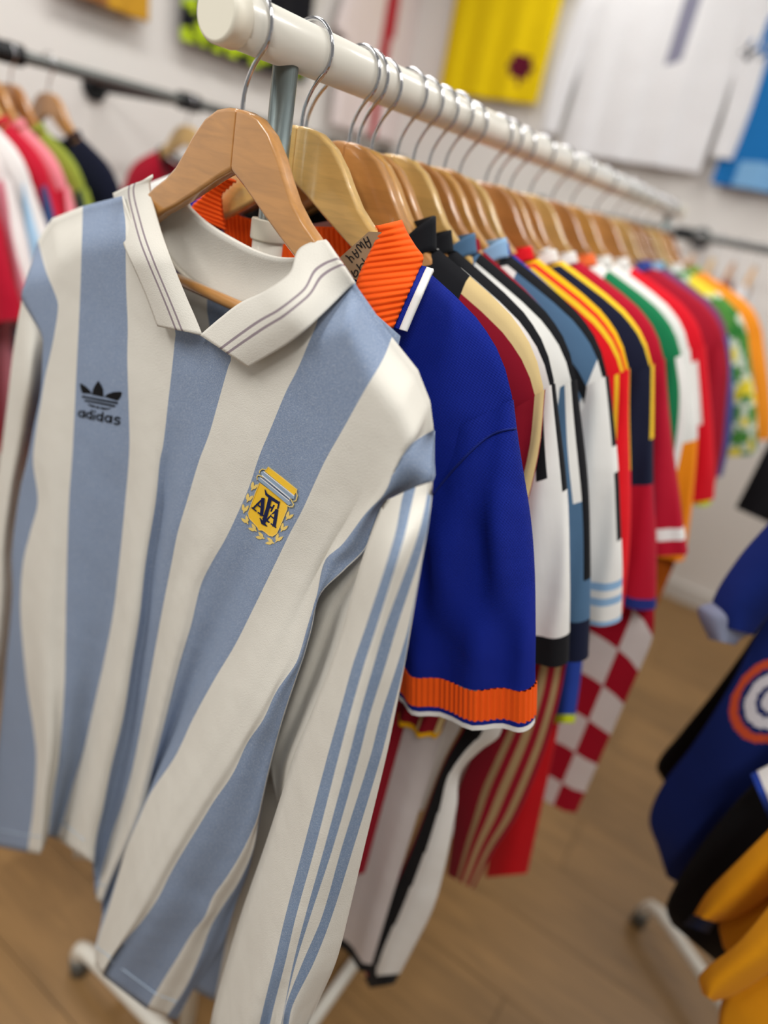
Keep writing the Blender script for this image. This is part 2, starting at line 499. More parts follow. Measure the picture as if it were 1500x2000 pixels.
# ------------------------------------------------------------------ the striped shirt in front
HL = np.array([0.0, -.07, .36])
S1 = empty('football_shirt', HL)
tag(S1, 'long sleeved white and pale blue striped football shirt at the rail end', 'shirt')
B = {
 0: [(74, 471), (63, 513), (50, 553), (43, 583), (60, 615), (83, 657), (84, 700), (80, 767), (67, 833), (54, 900), (40, 960), (24, 1080), (25, 1160), (14, 1280), (4, 1380), (-8, 1500), (-20, 1650)],
 1: [(75, 470), (90, 527), (110, 577), (115, 597), (108, 650), (100, 690), (90, 733), (80, 793), (72, 840), (66, 900), (75, 980), (60, 1040), (46, 1100), (41, 1180), (44, 1240), (54, 1340), (66, 1420), (72, 1480), (66, 1580), (58, 1640), (55, 1664)],
 1.5: [(103, 427), (118, 520), (132, 620), (125, 700), (114, 800), (104, 900), (96, 1100), (86, 1260), (92, 1400), (94, 1480), (85, 1560), (80, 1640), (78, 1668)],
 2: [(163, 403), (160, 520), (157, 600), (151, 720), (143, 883), (136, 980), (131, 1140), (129, 1260), (127, 1340), (116, 1480), (106, 1540), (98, 1600), (94, 1632)],
 3: [(240, 383), (246, 440), (247, 490), (248, 560), (251, 640), (250, 700), (253, 800), (254, 880), (246, 980), (234, 1100), (222, 1200), (204, 1292), (184, 1380), (164, 1468), (144, 1532), (128, 1588), (112, 1638)],
 4: [(310, 590), (343, 643), (342, 673), (337, 723), (330, 783), (320, 867), (313, 900), (304, 980), (284, 1100), (272, 1204), (256, 1300), (240, 1400), (216, 1500), (200, 1580), (188, 1632), (182, 1686)],
 5: [(428, 675), (453, 697), (447, 717), (430, 777), (410, 847), (390, 900), (366, 980), (348, 1040), (336, 1100), (320, 1180), (298, 1300), (280, 1400), (260, 1500), (240, 1572), (220, 1628), (203, 1690), (190, 1740), (188, 1757)],
 6: [(624, 585), (622, 625), (600, 680), (583, 720), (560, 765), (533, 830), (508, 890), (488, 950), (462, 1010), (440, 1055), (418, 1092), (394, 1140), (374, 1220), (352, 1292), (324, 1400), (296, 1508), (275, 1595), (250, 1653), (230, 1690), (213, 1727), (200, 1762)],
 6.5: [(690, 549), (680, 640), (640, 760), (590, 880), (550, 970), (510, 1050), (480, 1110), (440, 1190), (405, 1270), (366, 1360), (326, 1460), (280, 1570), (256, 1630), (232, 1695), (210, 1762), (200, 1790)],
 7: [(766, 659), (747, 703), (705, 777), (670, 840), (638, 896), (617, 940), (591, 997), (568, 1040), (549, 1079), (500, 1180), (460, 1260), (424, 1320), (380, 1400), (344, 1476), (296, 1548), (272, 1600), (247, 1660), (230, 1717), (213, 1773), (197, 1820), (187, 1860), (188, 1886)],
 7.4: [(816, 722), (775, 810), (730, 900), (690, 985), (650, 1050), (618, 1110), (580, 1180), (550, 1240), (510, 1320), (450, 1430), (390, 1520), (330, 1620), (290, 1700), (250, 1780), (215, 1860), (194, 1896)],
 7.8: [(840, 783), (812, 850), (775, 900), (735, 965), (695, 1010), (652, 1070), (622, 1120), (600, 1190), (575, 1260), (545, 1320), (500, 1400), (452, 1480), (400, 1560), (345, 1650), (300, 1730), (262, 1800), (222, 1862), (198, 1900)],
 8: [(847, 838), (800, 868), (778, 892), (768, 924), (752, 962), (715, 1004), (670, 1064), (637, 1095), (620, 1165), (602, 1225), (586, 1280), (577, 1300), (540, 1352), (515, 1405), (484, 1450), (456, 1510), (417, 1567), (397, 1600), (360, 1660), (333, 1707), (310, 1753), (277, 1800), (247, 1833), (217, 1870), (201, 1904)],
 9: [(848, 842), (847, 900), (845, 938), (800, 957), (752, 977), (715, 1067), (670, 1113), (622, 1162), (606, 1228), (590, 1285), (582, 1308), (550, 1405), (522, 1510), (512, 1555), (501, 1600), (473, 1663), (443, 1713), (417, 1750), (400, 1790), (377, 1820), (347, 1870), (320, 1913), (287, 1970)],
 10: [(848.5, 842), (847.5, 900), (845.5, 938), (801, 957), (753, 977), (716, 1067), (671, 1113), (623, 1162), (607, 1228), (591, 1285), (583, 1308), (551, 1405), (523, 1510), (513, 1555), (504, 1600), (493, 1660), (467, 1720), (433, 1773), (413, 1807), (393, 1860), (363, 1927), (325, 1985)],
 11: [(849, 842), (848, 900), (846, 938), (802, 957), (754, 977), (717, 1067), (672, 1113), (624, 1162), (608, 1228), (592, 1285), (584, 1308), (552, 1405), (524, 1510), (514, 1555), (506, 1600), (497, 1645), (484, 1702), (462, 1760), (437, 1837), (405, 1890), (378, 1930), (345, 1992)],
}
KEYS = sorted(B)
AMP = {0: .03, 1: .008, 1.5: -.02, 2: -.004, 3: .022, 4: -.004, 5: .026, 6: .004, 6.5: .02, 7: -.012, 7.4: -.034, 7.8: -.036, 8: -.03, 9: -.004, 10: .012, 11: .04}
NV = 110
TV = np.linspace(0, 1, NV)
CB = {k: crv(B[k], TV) for k in KEYS}
cols, colmat, sval = [], [], []
NS = 6
for a, b in zip(KEYS[:-1], KEYS[1:]):
    st = int(math.floor(a + 1e-6))
    for i in range(NS):
        t = i / NS
        s = a + (b - a) * t
        e = (1 - math.cos(math.pi * t)) / 2
        cols.append(CB[a] * (1 - t) + CB[b] * t); sval.append((s, AMP[a] * (1 - e) + AMP[b] * e)); colmat.append(st)
cols.append(CB[KEYS[-1]]); sval.append((11, AMP[11]))


def hero_off(s, amp, v, px):
    o = amp * sst(.18, .95, v)
    # chest fabric bows forward under the collar, rolls back over the shoulders
    o += .034 * (1 - sst(0, .085, v)) ** 1.5 * (1 - sst(2.6, 3.6, s) + sst(5.4, 6.4, s))
    o += .010 * math.sin(math.pi * min(1, max(0, (s - 7) / 1.2))) * sst(.1, .25, v) * (1 - sst(.35, .55, v))
    o += .02 * sst(8.0, 9.0, s) * (1 - sst(.15, .35, v))
    # middle pleat of the centre stripe and fold creases
    if 4 <= s <= 5.2:
        o += .008 * math.sin((s - 4) * math.pi * 2 / 1.2) * sst(.1, .4, v)
    if 3 <= s <= 4:
        o += -.012 * math.sin((s - 3) * math.pi) * sst(.2, .8, v)
    if 5 <= s <= 6:
        o += -.012 * math.sin((s - 5) * math.pi) * sst(.1, .8, v)
    return o


G = np.zeros((NV, len(cols), 3))
for j, cpts in enumerate(cols):
    s, am = sval[j]
    for i in range(NV):
        G[i, j] = hero(cpts[i], hero_off(s, am, TV[i], cpts[i]))
BLUES = {0, 2, 4, 6, 8, 10}
front = grid('front_panel', G, lambda r, c: HBLUE if colmat[c] in BLUES else CREAM, S1, flip=True)
solid(front, .0016, 0)
# hem stitch line
bvh = BVHTree.FromPolygons([tuple(p) for p in G.reshape(-1, 3)],
                           [(r * len(cols) + c, r * len(cols) + c + 1, (r + 1) * len(cols) + c + 1, (r + 1) * len(cols) + c) for r in range(NV - 1) for c in range(len(cols) - 1)])
hr = int(NV * .968)
stp = [G[hr, j] - N1 * .0012 for j in range(0, len(cols), 2)]
tube('hem_stitching', stp, .0007, C('B9C9DA'), S1, 6)


def onshirt(p, lift):
    r = ray(p); rn = r / np.linalg.norm(r)
    hit = bvh.ray_cast(Vector(CAM), Vector(rn))
    if hit[0] is None:
        return hero(p, -lift)
    return np.array(hit[0]) - rn * lift


class Strip(list):
    pass


def patch(name, polys, m, parent, lift=.0015, h=.0012):
    """embroidered flat shapes: every outline gets a raised face and a rim down to the cloth"""
    bm = bmesh.new()
    for pg in polys:
        a = [bm.verts.new(tuple(onshirt(p, lift + h))) for p in pg]
        b = [bm.verts.new(tuple(onshirt(p, lift - .001))) for p in pg]
        n = len(pg)
        if isinstance(pg, Strip):
            for i in range(n // 2 - 1):
                bm.faces.new((a[i], a[i + 1], a[n - 2 - i], a[n - 1 - i]))
        else:
            f = bm.faces.new(a)
        for i in range(n):
            bm.faces.new((a[i], a[(i + 1) % n], b[(i + 1) % n], b[i]))
        if not isinstance(pg, Strip):
            bmesh.ops.triangulate(bm, faces=[f])
    bmesh.ops.recalc_face_normals(bm, faces=bm.faces)
    bm.verts.index_update()
    vs = [np.array(v.co) for v in bm.verts]; fs = [[v.index for v in f.verts] for f in bm.faces]
    bm.free()
    return obj(name, vs, fs, m, None, parent, smooth=False)


def stroke(pts, wd):
    """polyline -> list of quads of a given width (2d)"""
    P = [np.asarray(p, float) for p in pts]
    ws = wd if isinstance(wd, (list, tuple)) else [wd] * len(P)
    L, Rr = [], []
    for i, p in enumerate(P):
        d = P[min(i + 1, len(P) - 1)] - P[max(i - 1, 0)]
        d /= max(np.linalg.norm(d), 1e-9); n = np.array([-d[1], d[0]])
        L.append(p + n * ws[i] / 2); Rr.append(p - n * ws[i] / 2)
    return Strip(L + Rr[::-1])


def ell(c, rx, ry, ang, n=14):
    ca, sa = math.cos(ang), math.sin(ang)
    return [(c[0] + rx * math.cos(t) * ca - ry * math.sin(t) * sa, c[1] + rx * math.cos(t) * sa + ry * math.sin(t) * ca)
            for t in np.linspace(0, 2 * math.pi, n, endpoint=False)]


def leaf2(c, ln, wd, ang):
    a = np.array([math.cos(ang), math.sin(ang)]); n = np.array([-a[1], a[0]]); c = np.array(c, float)
    return [c - a * ln / 2, c - a * ln * .2 + n * wd / 2, c + a * ln * .2 + n * wd * .42, c + a * ln / 2,
            c + a * ln * .2 - n * wd * .42, c - a * ln * .2 - n * wd / 2]


def zz(x0, y0, k):
    return lambda polys: [type(pg)([(x0 + p[0] / k, y0 + p[1] / k) for p in pg]) for pg in polys]


# crest
Zc = zz(440, 880, 7.5)
crest = patch('crest', Zc([[(500, 470), (600, 540), (720, 620), (830, 710), (905, 800), (900, 870), (860, 960), (830, 1040), (800, 1120), (750, 1215), (690, 1255), (640, 1245), (590, 1200), (540, 1165), (490, 1165), (470, 1120), (420, 1070), (350, 990), (335, 920), (360, 840), (400, 740), (440, 620), (470, 530)],
                           [(625, 240), (1045, 575), (1035, 615), (1010, 655), (575, 300), (608, 272)]]), GOLDTH, S1)
tag(crest, 'gold shield with navy AFA letters and laurel leaves')
patch('crest_rim', Zc([stroke([(470, 430), (462, 385), (480, 362), (530, 375), (560, 395)], 14), stroke([(500, 330), (505, 295), (545, 270), (600, 285), (625, 238), (830, 395), (1050, 572), (1040, 612), (1055, 660), (1035, 735), (1000, 745)], 14),
                       stroke([(940, 715), (960, 712), (1000, 790), (985, 825), (940, 825), (905, 800)], 14),
                       stroke([(500, 472), (440, 620), (360, 840), (333, 920), (350, 992), (470, 1122), (492, 1167), (542, 1167), (592, 1203), (642, 1247), (692, 1257), (752, 1217), (832, 1040), (905, 860), (907, 800)], 10)]), GOLDTH2, crest, .0016, .0016)
patch('crest_ribbon', Zc([[(520, 312), (555, 303), (1015, 668), (1008, 708), (965, 706), (530, 352)], [(478, 392), (515, 392), (945, 738), (965, 785), (925, 800), (480, 432)]]), SILVTH, crest, .0018, .0012)
patch('crest_ribbon_edge', Zc([stroke([(560, 306), (1012, 668)], 14), stroke([(535, 362), (950, 705)], 16), stroke([(512, 396), (935, 738)], 12)]), WHITETH, crest, .002, .0014)
patch('crest_letters', Zc([stroke([(580, 570), (600, 640), (670, 695), (730, 735), (782, 768)], [10, 34, 46, 44, 40]), stroke([(790, 745), (768, 850)], 22),
                           stroke([(655, 700), (625, 830), (560, 1060)], 54), stroke([(505, 985), (545, 1060), (612, 1110)], [10, 46, 12]), stroke([(545, 985), (640, 1050)], 22),
                           stroke([(630, 815), (700, 845)], 26), stroke([(715, 795), (668, 893)], 24),
                           stroke([(560, 695), (480, 770), (400, 850)], 22), stroke([(552, 695), (540, 850), (528, 955)], 50), stroke([(470, 790), (545, 852)], 20), stroke([(385, 833), (455, 888)], 18), stroke([(475, 905), (572, 962)], 20),
                           stroke([(762, 858), (690, 930), (600, 1020)], 22), stroke([(752, 862), (735, 990), (712, 1115)], 50), stroke([(655, 950), (735, 1015)], 20), stroke([(575, 995), (650, 1055)], 18), stroke([(665, 1068), (742, 1128)], 20)]), NAVYTH, crest, .0022, .0016)
lv = []
for (cx, cy, an) in [(415, 525, -60), (345, 695, -65), (285, 850, -75), (300, 1020, -120), (408, 1140, -140), (515, 1258, -150), (930, 960, -55), (850, 1130, -58), (775, 1285, -55), (655, 1335, -160)]:
    t = math.radians(an)
    d = np.array([math.cos(t), math.sin(t)]); n = np.array([-d[1], d[0]])
    c = np.array([cx, cy])
    lv += [leaf2(c + n * 24 + d * 8, 115, 46, t + .35), leaf2(c - n * 24 + d * 8, 115, 46, t - .35), leaf2(c - d * 40, 70, 20, t)]
patch('laurel', Zc(lv), GOLDTH2, crest, .0012, .0012)

# trefoil logo and word
Zl = zz(130, 720, 1500 / 130)
logo = patch('logo', Zl([[(298, 340), (330, 335), (430, 400), (520, 485), (575, 570), (350, 550), (315, 450)], [(715, 272), (770, 355), (820, 460), (828, 640), (575, 585), (590, 470), (640, 370)],
                         [(1243, 540), (1200, 518), (1050, 528), (930, 568), (845, 632), (1120, 715), (1165, 705), (1220, 620)],
                         stroke([(345, 625), (740, 700), (1150, 775)], 44), stroke([(405, 715), (740, 775), (1090, 845)], 42),
                         [(465, 790), (560, 812), (650, 838), (640, 875), (560, 860), (500, 830)], [(665, 842), (740, 858), (735, 905), (660, 880)], [(765, 862), (900, 892), (1010, 880), (930, 915), (850, 925), (765, 905)]]), BLACKTH, S1)
tag(logo, 'black trefoil emblem over the word adidas')


def ring(c, r, wd, n=22):
    return [stroke([(c[0] + r * math.cos(a), c[1] + r * 1.08 * math.sin(a)) for a in np.linspace(h, h + math.pi + .02, n // 2)], wd) for h in (0, math.pi)]


wl = ring((330, 1022), 56, 39) + [stroke([(402, 945), (392, 1115)], 39)]
wl += ring((503, 1052), 54, 39) + [stroke([(566, 928), (548, 1155)], 39)]
wl += [stroke([(622, 1030), (612, 1160)], 39), ell((632, 965), 24, 24, 0)]
wl += ring((738, 1098), 56, 39) + [stroke([(815, 975), (795, 1200)], 39)]
wl += ring((930, 1132), 60, 39) + [stroke([(1012, 1058), (996, 1228)], 39)]
wl += [stroke([(1205, 1122), (1150, 1098), (1095, 1108), (1080, 1142), (1115, 1168), (1175, 1180), (1195, 1212), (1160, 1248), (1105, 1248), (1062, 1230)], 39)]
patch('logo_word', Zl(wl), BLACKTH, logo)

# back panel of the shirt, hanging behind the hanger
def hw(x, y, z):      # coordinates in the shirt's own turned frame -> world
    return np.array([x * math.cos(A1) + y * math.sin(A1), -x * math.sin(A1) + y * math.cos(A1), z]) + np.array([0, -.034, 0])


nb = 41
Gb = []
for i in range(50):
    v = i / 49
    row = []
    for j in range(nb):
        u = -1 + 2 * j / (nb - 1)
        x = u * (.19 + .03 * sst(0, .5, v))
        ztop = 1.345 + .045 * sst(.1, .15, abs(x)) - .35 * max(0, abs(x) - .12)
        z = ztop + (.40 - ztop) * v
        row.append(hw(x, .014 + .026 * sst(0, .1, v) * (1 - u**4) + .012 * math.sin(9 * u + 2) * v - .05 * v, z))
    Gb.append(row)
solid(grid('back_panel', Gb, lambda r, c: HBLUE if (c // 5) % 2 else CREAM, S1), .0015)

# collar: two knitted bands in front, a stand at the back
def band(name, outer, inner, o_top, o_bot, n=46, m=22, curl=.006):
    ts = np.linspace(0, 1, n)
    O, I = crv(outer, ts), crv(inner, ts)
    P = []
    for i in range(n):
        row = []
        off = o_top + (o_bot - o_top) * sst(0, .55, ts[i])
        for j in range(m + 1):
            f = j / m
            px = O[i] * (1 - f) + I[i] * f
            row.append(hero(px, off - curl * math.sin(math.pi * f) + .004 * f))
        P.append(row)
    def mf(r, c):
        f = (c + .5) / m
        return TAUPE if (.40 < f < .455 or .545 < f < .60) else CREAM
    return P, mf


P, mf = band('l', [(224, 378), (229, 410), (235, 440), (247, 485), (267, 527), (287, 573), (300, 607), (310, 634), (312, 637)],
             [(299, 343), (293, 356), (294, 376), (303, 410), (317, 457), (337, 513), (363, 577), (383, 623), (396, 655)], .034, -.010)
cl = grid('collar_band', P, mf, S1); solid(cl, .004, 0); tag(cl, 'cream knitted collar band with two taupe lines')
P, mf = band('r', [(692, 553), (672, 572), (650, 594), (628, 615), (596, 645), (560, 673), (520, 697), (487, 716)],
             [(640, 471), (606, 478), (583, 493), (570, 533), (547, 554), (517, 573), (473, 593), (433, 623), (394, 656)], .030, -.010)
cr = grid('collar_band', P, mf, S1, flip=True); solid(cr, .004, 0); tag(cr, 'cream knitted collar band with two taupe lines')
# the outer face that turns over the shoulder at the right
Pt = []
for a, b in zip(crv([(640, 471), (654, 493), (675, 524), (695, 553)], np.linspace(0, 1, 12)), crv([(606, 480), (625, 500), (650, 530), (676, 566)], np.linspace(0, 1, 12))):
    Pt.append([hero(a * (1 - f) + b * f, .036 - .006 * f) for f in np.linspace(0, 1, 8)])
solid(grid('collar_fold', Pt, lambda r, c: CREAM, S1), .003)
# back stand
ts = np.linspace(0, 1, 40)
U = crv([(296, 408), (330, 396), (360, 388), (372, 407), (410, 440), (460, 470), (500, 490), (543, 503), (582, 504), (600, 500)], ts)
Lw = crv([(300, 470), (318, 488), (335, 510), (356, 532), (380, 553), (405, 568), (433, 580), (473, 595), (530, 590), (575, 560)], ts)
P = [[hero(U[i] * (1 - f) + Lw[i] * f, .050 + .006 * math.sin(math.pi * f) - .014 * abs(2 * ts[i] - 1) ** 3) for f in np.linspace(0, 1, 12)] for i in range(40)]
bs = solid(grid('collar_stand', P, lambda r, c: CREAM, S1, flip=True), .004)
pip = [hero(p + np.array([0, 2]), .048 - .014 * abs(2 * t - 1) ** 3) for p, t in zip(Lw, ts)]
tube('neck_tape', pip, .0022, C('D3CDBF'), S1, 8)

# right sleeve (three stripes) and its turned-in underarm
SB = [
 [(752, 978), (740, 1001), (719, 1057), (701, 1113), (684, 1172), (670, 1225), (645, 1300), (606, 1398), (575, 1475), (519, 1646), (469, 1790), (442, 1880), (418, 1965), (410, 2005)],
 [(789, 961), (785, 975), (770, 1050), (714, 1225), (690, 1295), (661, 1400), (640, 1475), (594, 1650), (557, 1790), (536, 1880), (515, 1965), (506, 2005)],
 [(812, 951), (806, 975), (789, 1050), (735, 1225), (712, 1295), (682, 1400), (662, 1475), (617, 1650), (578, 1790), (557, 1880), (535, 1965), (526, 2005)],
 [(836, 943), (833, 975), (815, 1050), (752, 1225), (731, 1295), (701, 1400), (682, 1475), (635, 1650), (596, 1790), (573, 1880), (556, 1965), (548, 2005)],
 [(843, 942), (841, 975), (831, 1050), (775, 1225), (754, 1295), (721, 1400), (702, 1475), (652, 1650), (606, 1790), (578, 1880), (557, 1965), (549, 2005)],
 [(844, 941), (841.5, 980), (833, 1045), (799, 1218), (777, 1295), (743, 1400), (724, 1475), (669, 1650), (629, 1790), (591, 1880), (558, 1965), (552, 2005)],
 [(844.5, 941), (842, 980), (834, 1045), (802, 1218), (790, 1295), (764, 1400), (745, 1475), (692, 1650), (648, 1790), (613, 1880), (571, 1965), (563, 2005)],
 [(845, 940), (842.5, 980), (835, 1035), (805, 1212), (791, 1295), (771, 1398), (755, 1475), (713, 1650), (680, 1790), (656, 1880), (618, 1965), (600, 2005)]]
n = 80
ts = np.linspace(0, 1, n)
SC_ = [crv(b, ts) for b in SB]
colp, cm, wts = [], [], []
for k in range(7):
    sub = 6 if k in (0, 6) else 3
    for i in range(sub):
        f = i / sub
        colp.append(SC_[k] * (1 - f) + SC_[k + 1] * f); cm.append(k)
colp.append(SC_[7])


def slv_off(i, w):
    t = ts[i]
    o = .012 * (1 - sst(0, .1, t)) - .012 - .03 * math.sin(math.pi * w) * sst(-.05, .15, t)
    o += .004 * math.sin(14 * w + 6 * t) * sst(.75, 1, t) + .0025 * math.sin(60 * w) * sst(.95, 1, t)
    return o


Gs = []
for i in range(n):
    L, Rr = SC_[0][i], SC_[7][i]
    row = []
    for cp in colp:
        w = np.linalg.norm(cp[i] - L) / max(np.linalg.norm(Rr - L), 1e-6)
        row.append(hero(cp[i], slv_off(i, w)))
    nb_ = 14
    for k in range(1, nb_):
        w = 1 - k / nb_
        row.append(hero(L * (1 - w) + Rr * w, -.008 + .02 * math.sin(math.pi * w)))
    Gs.append(row)
slv = grid('sleeve', Gs, lambda r, c: HSTRIPE if c < len(cm) and cm[c] in (1, 3, 5) else CREAM, S1, close=True, flip=True)
ncol = len(Gs[0])
# cuff below
L, Rr = SC_[0][-1], SC_[7][-1]
Gc = []
for i in range(8):
    t = i / 7
    a = L + (np.array([14, 62])) * t; b = Rr + np.array([-34, 62]) * t
    Gc.append([hero(a * (1 - w) + b * w, -.010 - sgn * .022 * math.sin(math.pi * w) + .0012 * math.cos(w * 120))
               for w, sgn in [(k / 40, 1) for k in range(40)] + [(1 - k / 40, -1) for k in range(40)]])
grid('cuff', Gc, lambda r, c: CREAM, S1, close=True, flip=True)
# underarm fold of the sleeve seen between body and sleeve
UA = crv([(717, 1066), (672, 1112), (620, 1168), (600, 1228), (580, 1300), (552, 1400), (527, 1478), (534, 1530), (543, 1568)], np.linspace(0, 1, 40))
UB = crv([(722, 1064), (715, 1085), (698, 1130), (682, 1190), (665, 1250), (634, 1340), (590, 1450), (560, 1530), (546, 1570)], np.linspace(0, 1, 40))
P = [[hero(UA[i] * (1 - f) + (UB[i] + np.array([12, 0])) * f, .012 + .03 * sst(0, .6, 1 - f) - .018 * math.sin(math.pi * f) + .006 * math.sin(9 * f + i * .16)) for f in np.linspace(0, 1, 16)] for i in range(40)]
solid(grid('sleeve_underside', P, lambda r, c: CREAM, S1, flip=True), .0015)
# left sleeve
LA = [(43, 583), (33, 640), (24, 700), (14, 790), (4, 870), (-8, 960), (-22, 1060), (-36, 1180), (-50, 1330), (-66, 1500), (-80, 1650)]
LB = [(84, 658), (84, 700), (80, 767), (68, 833), (55, 900), (41, 960), (25, 1080), (27, 1170), (16, 1275), (-6, 1400), (-30, 1650)]
LAc, LBc = crv(LA, ts), crv(LB, ts)
Gl = []
for i in range(n):
    row = []
    for k in range(36):
        if k < 18: w, sg = k / 18, 1
        else: w, sg = 1 - (k - 18) / 18, -1
        row.append(hero(LAc[i] * (1 - w) + LBc[i] * w, .03 * sst(0, .3, ts[i]) + .012 - sg * .03 * math.sin(math.pi * w) * sst(-.05, .15, ts[i])))
    Gl.append(row)
grid('sleeve', Gl, lambda r, c: CREAM, S1, close=True, flip=True)

# ------------------------------------------------------------------ generic garments
RIDGE = np.array([(0, 1.43), (.118, 1.423), (.156, 1.407), (.188, 1.393), (.217, 1.378), (.242, 1.357), (.259, 1.333), (.270, 1.305), (.274, 1.28)])


def ridge(x):
    return float(np.interp(abs(x), RIDGE[:, 0], RIDGE[:, 1]))


SHORT_O = [(.264, 1.325), (.285, 1.275), (.317, 1.199), (.345, 1.125), (.360, 1.075)]
SHORT_I = [(.170, 1.235), (.185, 1.18), (.2, 1.12), (.212, 1.06), (.220, 1.02)]


def garment(label, cat, x, y, spec, rz=0.0, name='football_shirt', group=None, dz=0.0, res=1.0):
    """spec: tip, hem, body(x,z,front), sleeve(t,th), cuff[(len,material)...], collar material, thick, sO/sI sleeve edges, wb"""
    k = spec.get('tip', .275) / .275
    hem = spec.get('hem', .70)
    T = spec.get('thick', .026)
    wb = spec.get('wb', .25)
    ph = spec.get('ph', random.random() * 6)
    root = empty(name, (x, y, hem + dz), rz)
    tag(root, label, cat, group)
    def L(p): return (p[0], p[1], p[2] - hem)
    nu, nv = int(44 * res), int(40 * res)
    vs = [0, .006, .012, .02, .03, .042, .056, .075] + list(np.linspace(.1, 1, nv))
    body = spec['body']
    us = [-1 + 2 * j / nu for j in range(nu + 1)]
    for fr in (1, -1):
        P, info = [], []
        for v in vs:
            row = []
            for u in us:
                xt = u * .274
                zt = ridge(xt)
                if abs(xt) < .118:
                    zt = 1.423 - (spec.get('dip', .085) if fr > 0 else spec.get('bdip', .03)) * (1 - (xt / .118) ** 2)
                xx = u * (.274 + (wb - .274) * sst(0, .5, v)) * k
                z = zt + (hem - zt) * v
                yy = -fr * T * math.sqrt(min(1, v / .09)) * (1 - abs(u) ** 5) ** .5
                yy += .010 * math.sin(11 * u + ph) * sst(.15, 1, v) + .005 * math.sin(23 * u + 2 * ph) * sst(.4, 1, v)
                yy += spec.get('lean', 0) * v
                row.append(L((xx, yy, z)))
            P.append(row)
        def mf(r, c, fr=fr, P=P):
            q = P[r][c]; q2 = P[r + 1][c + 1]
            return body((q[0] + q2[0]) / 2 / k, (q[2] + q2[2]) / 2 + hem, vs[r], us[c] + 1 / nu, fr)
        grid('front_panel' if fr > 0 else 'back_panel', P, mf, root, world=False, flip=fr > 0)
    sl = spec.get('sleeve')
    if sl:
        O, I = spec.get('sO', SHORT_O), spec.get('sI', SHORT_I)
        nt, nth = int(24 * res) + 4, int(48 * res) // 4 * 4
        tt = np.linspace(0, 1, nt)
        Oc, Ic = crv(O, tt), crv(I, tt)
        sb = spec.get('sb', T * 1.05)
        def ringpts(o, i, b, s, t):
            m = (o + i) / 2; h = (o - i) / 2
            row = []
            for a in range(nth):
                th = 2 * math.pi * a / nth
                c, si = math.cos(th), math.sin(th)
                pos = m + h * math.copysign(abs(c) ** .8, c)
                yy = -b * math.copysign(abs(si) ** .8, si) + .004 * math.sin(7 * t + 9 * c + ph) + spec.get('sfold', 0) * math.sin(8 * c - 5 * t + 1.2) * sst(.05, .5, t) * (1 - .75 * sst(.7, 1, t)) * abs(si)
                row.append(L((s * pos[0] * k, yy, pos[1])))
            return row
        for s in spec.get('sides', (1, -1)):
            P = [ringpts(Oc[i], Ic[i], sb * (.62 + .38 * sst(0, .4, tt[i])), s, tt[i]) for i in range(nt)]
            so = grid('sleeve', P, lambda r, c: sl((r + .5) / (nt - 1), (c + .5) * 360 / nth, s), root, close=True, world=False, flip=s > 0)
            d0 = (Oc[-1] - Oc[-2]); d0 = d0 / np.linalg.norm(d0)
            d1 = (Ic[-1] - Ic[-2]); d1 = d1 / np.linalg.norm(d1)
            acc = 0
            for (ln, m, rib) in spec.get('cuff', []):
                rows = []
                for q in np.linspace(0, 1, 5 if not rib else 9):
                    aa = acc + ln * q
                    r_ = ringpts(Oc[-1] + d0 * aa, Ic[-1] + d1 * aa, sb * (1.0 if not rib else .98), s, 1)
                    rows.append(r_)
                if rib:
                    # densify around the ring and raise ribs
                    nn = 372
                    dense = []
                    for r_ in rows:
                        A = np.array(r_ + [r_[0]])
                        cl_ = np.concatenate([[0], np.cumsum(np.linalg.norm(np.diff(A, axis=0), axis=1))])
                        Q = []
                        for g in range(nn):
                            p = np.array([np.interp(g / nn * cl_[-1], cl_, A[:, d_]) for d_ in range(3)])
                            ctr = A[:-1].mean(axis=0); dv = p - ctr; dv[2] = 0; dv /= max(np.linalg.norm(dv), 1e-6)
                            Q.append(p + dv * .0022 * abs(math.sin(g * math.pi / 6)))
                        dense.append(Q)
                    rows = dense
                grid('cuff', rows, lambda r, c, m=m: m, root, close=True, world=False, flip=s > 0)
                acc += ln
    cm_ = spec.get('collar')
    if cm_:
        h, flare = spec.get('ch', .014), spec.get('cf', .0)
        P = []
        for q in np.linspace(0, 1, 6):
            row = []
            for a in range(40):
                th = 2 * math.pi * a / 40
                cx, sy = math.cos(th), math.sin(th)
                zz_ = 1.418 - (spec.get('dip', .085) * max(0, sy) ** 3) - .028 * max(0, -sy) ** 3 + h * q * (1 - .5 * max(0, sy))
                rx = .119 - .008 * q + flare * q
                row.append(L((rx * cx * k, -(.026 - .003 * q) * sy, zz_)))
            P.append(row)
        so = grid('collar', P, (lambda r, c: cm_) if not callable(cm_) else (lambda r, c: cm_(r, c)), root, close=True, world=False, flip=True)
        solid(so, .003, 0)
    return root


W_ = C('E9E8E4'); K_ = C('15161A'); NV_ = C('151B33'); DRED = C('8E0F24'); GOLDC = C('D8BE86', rough=.6)
RED_ = C('D30F22'); BRED = C('E21420'); CRIM = C('B3102C'); YEL = C('F4B70C'); YELL = C('F6CC2A'); GRN = C('14794B'); ORG = C('F08A12')
DORG = C('B85C12'); STB = C('4E6E8E'); LBL = C('8FB4D8'); TEAL = C('0E7A74'); PURP = C('5C3F78'); DKNAVY = C('0C1230')
MAROON = C('5E1028'); GOLDY = C('E59A12'); NEON = C('C8D820'); MAUVE = C('CFC6C4'); SKY = C('1F7CC4'); PINKW = C('E9DCDA'); BLK2 = C('0D0D10'); BLU_ = C('23409C')


def plain(m):
    return lambda *a: m


def zband(*bands):
    """bands (z_above, material) from top down"""
    def f(x, z, v, u, fr):
        for zz0, m in bands:
            if z > zz0: return m
        return bands[-1][1]
    return f


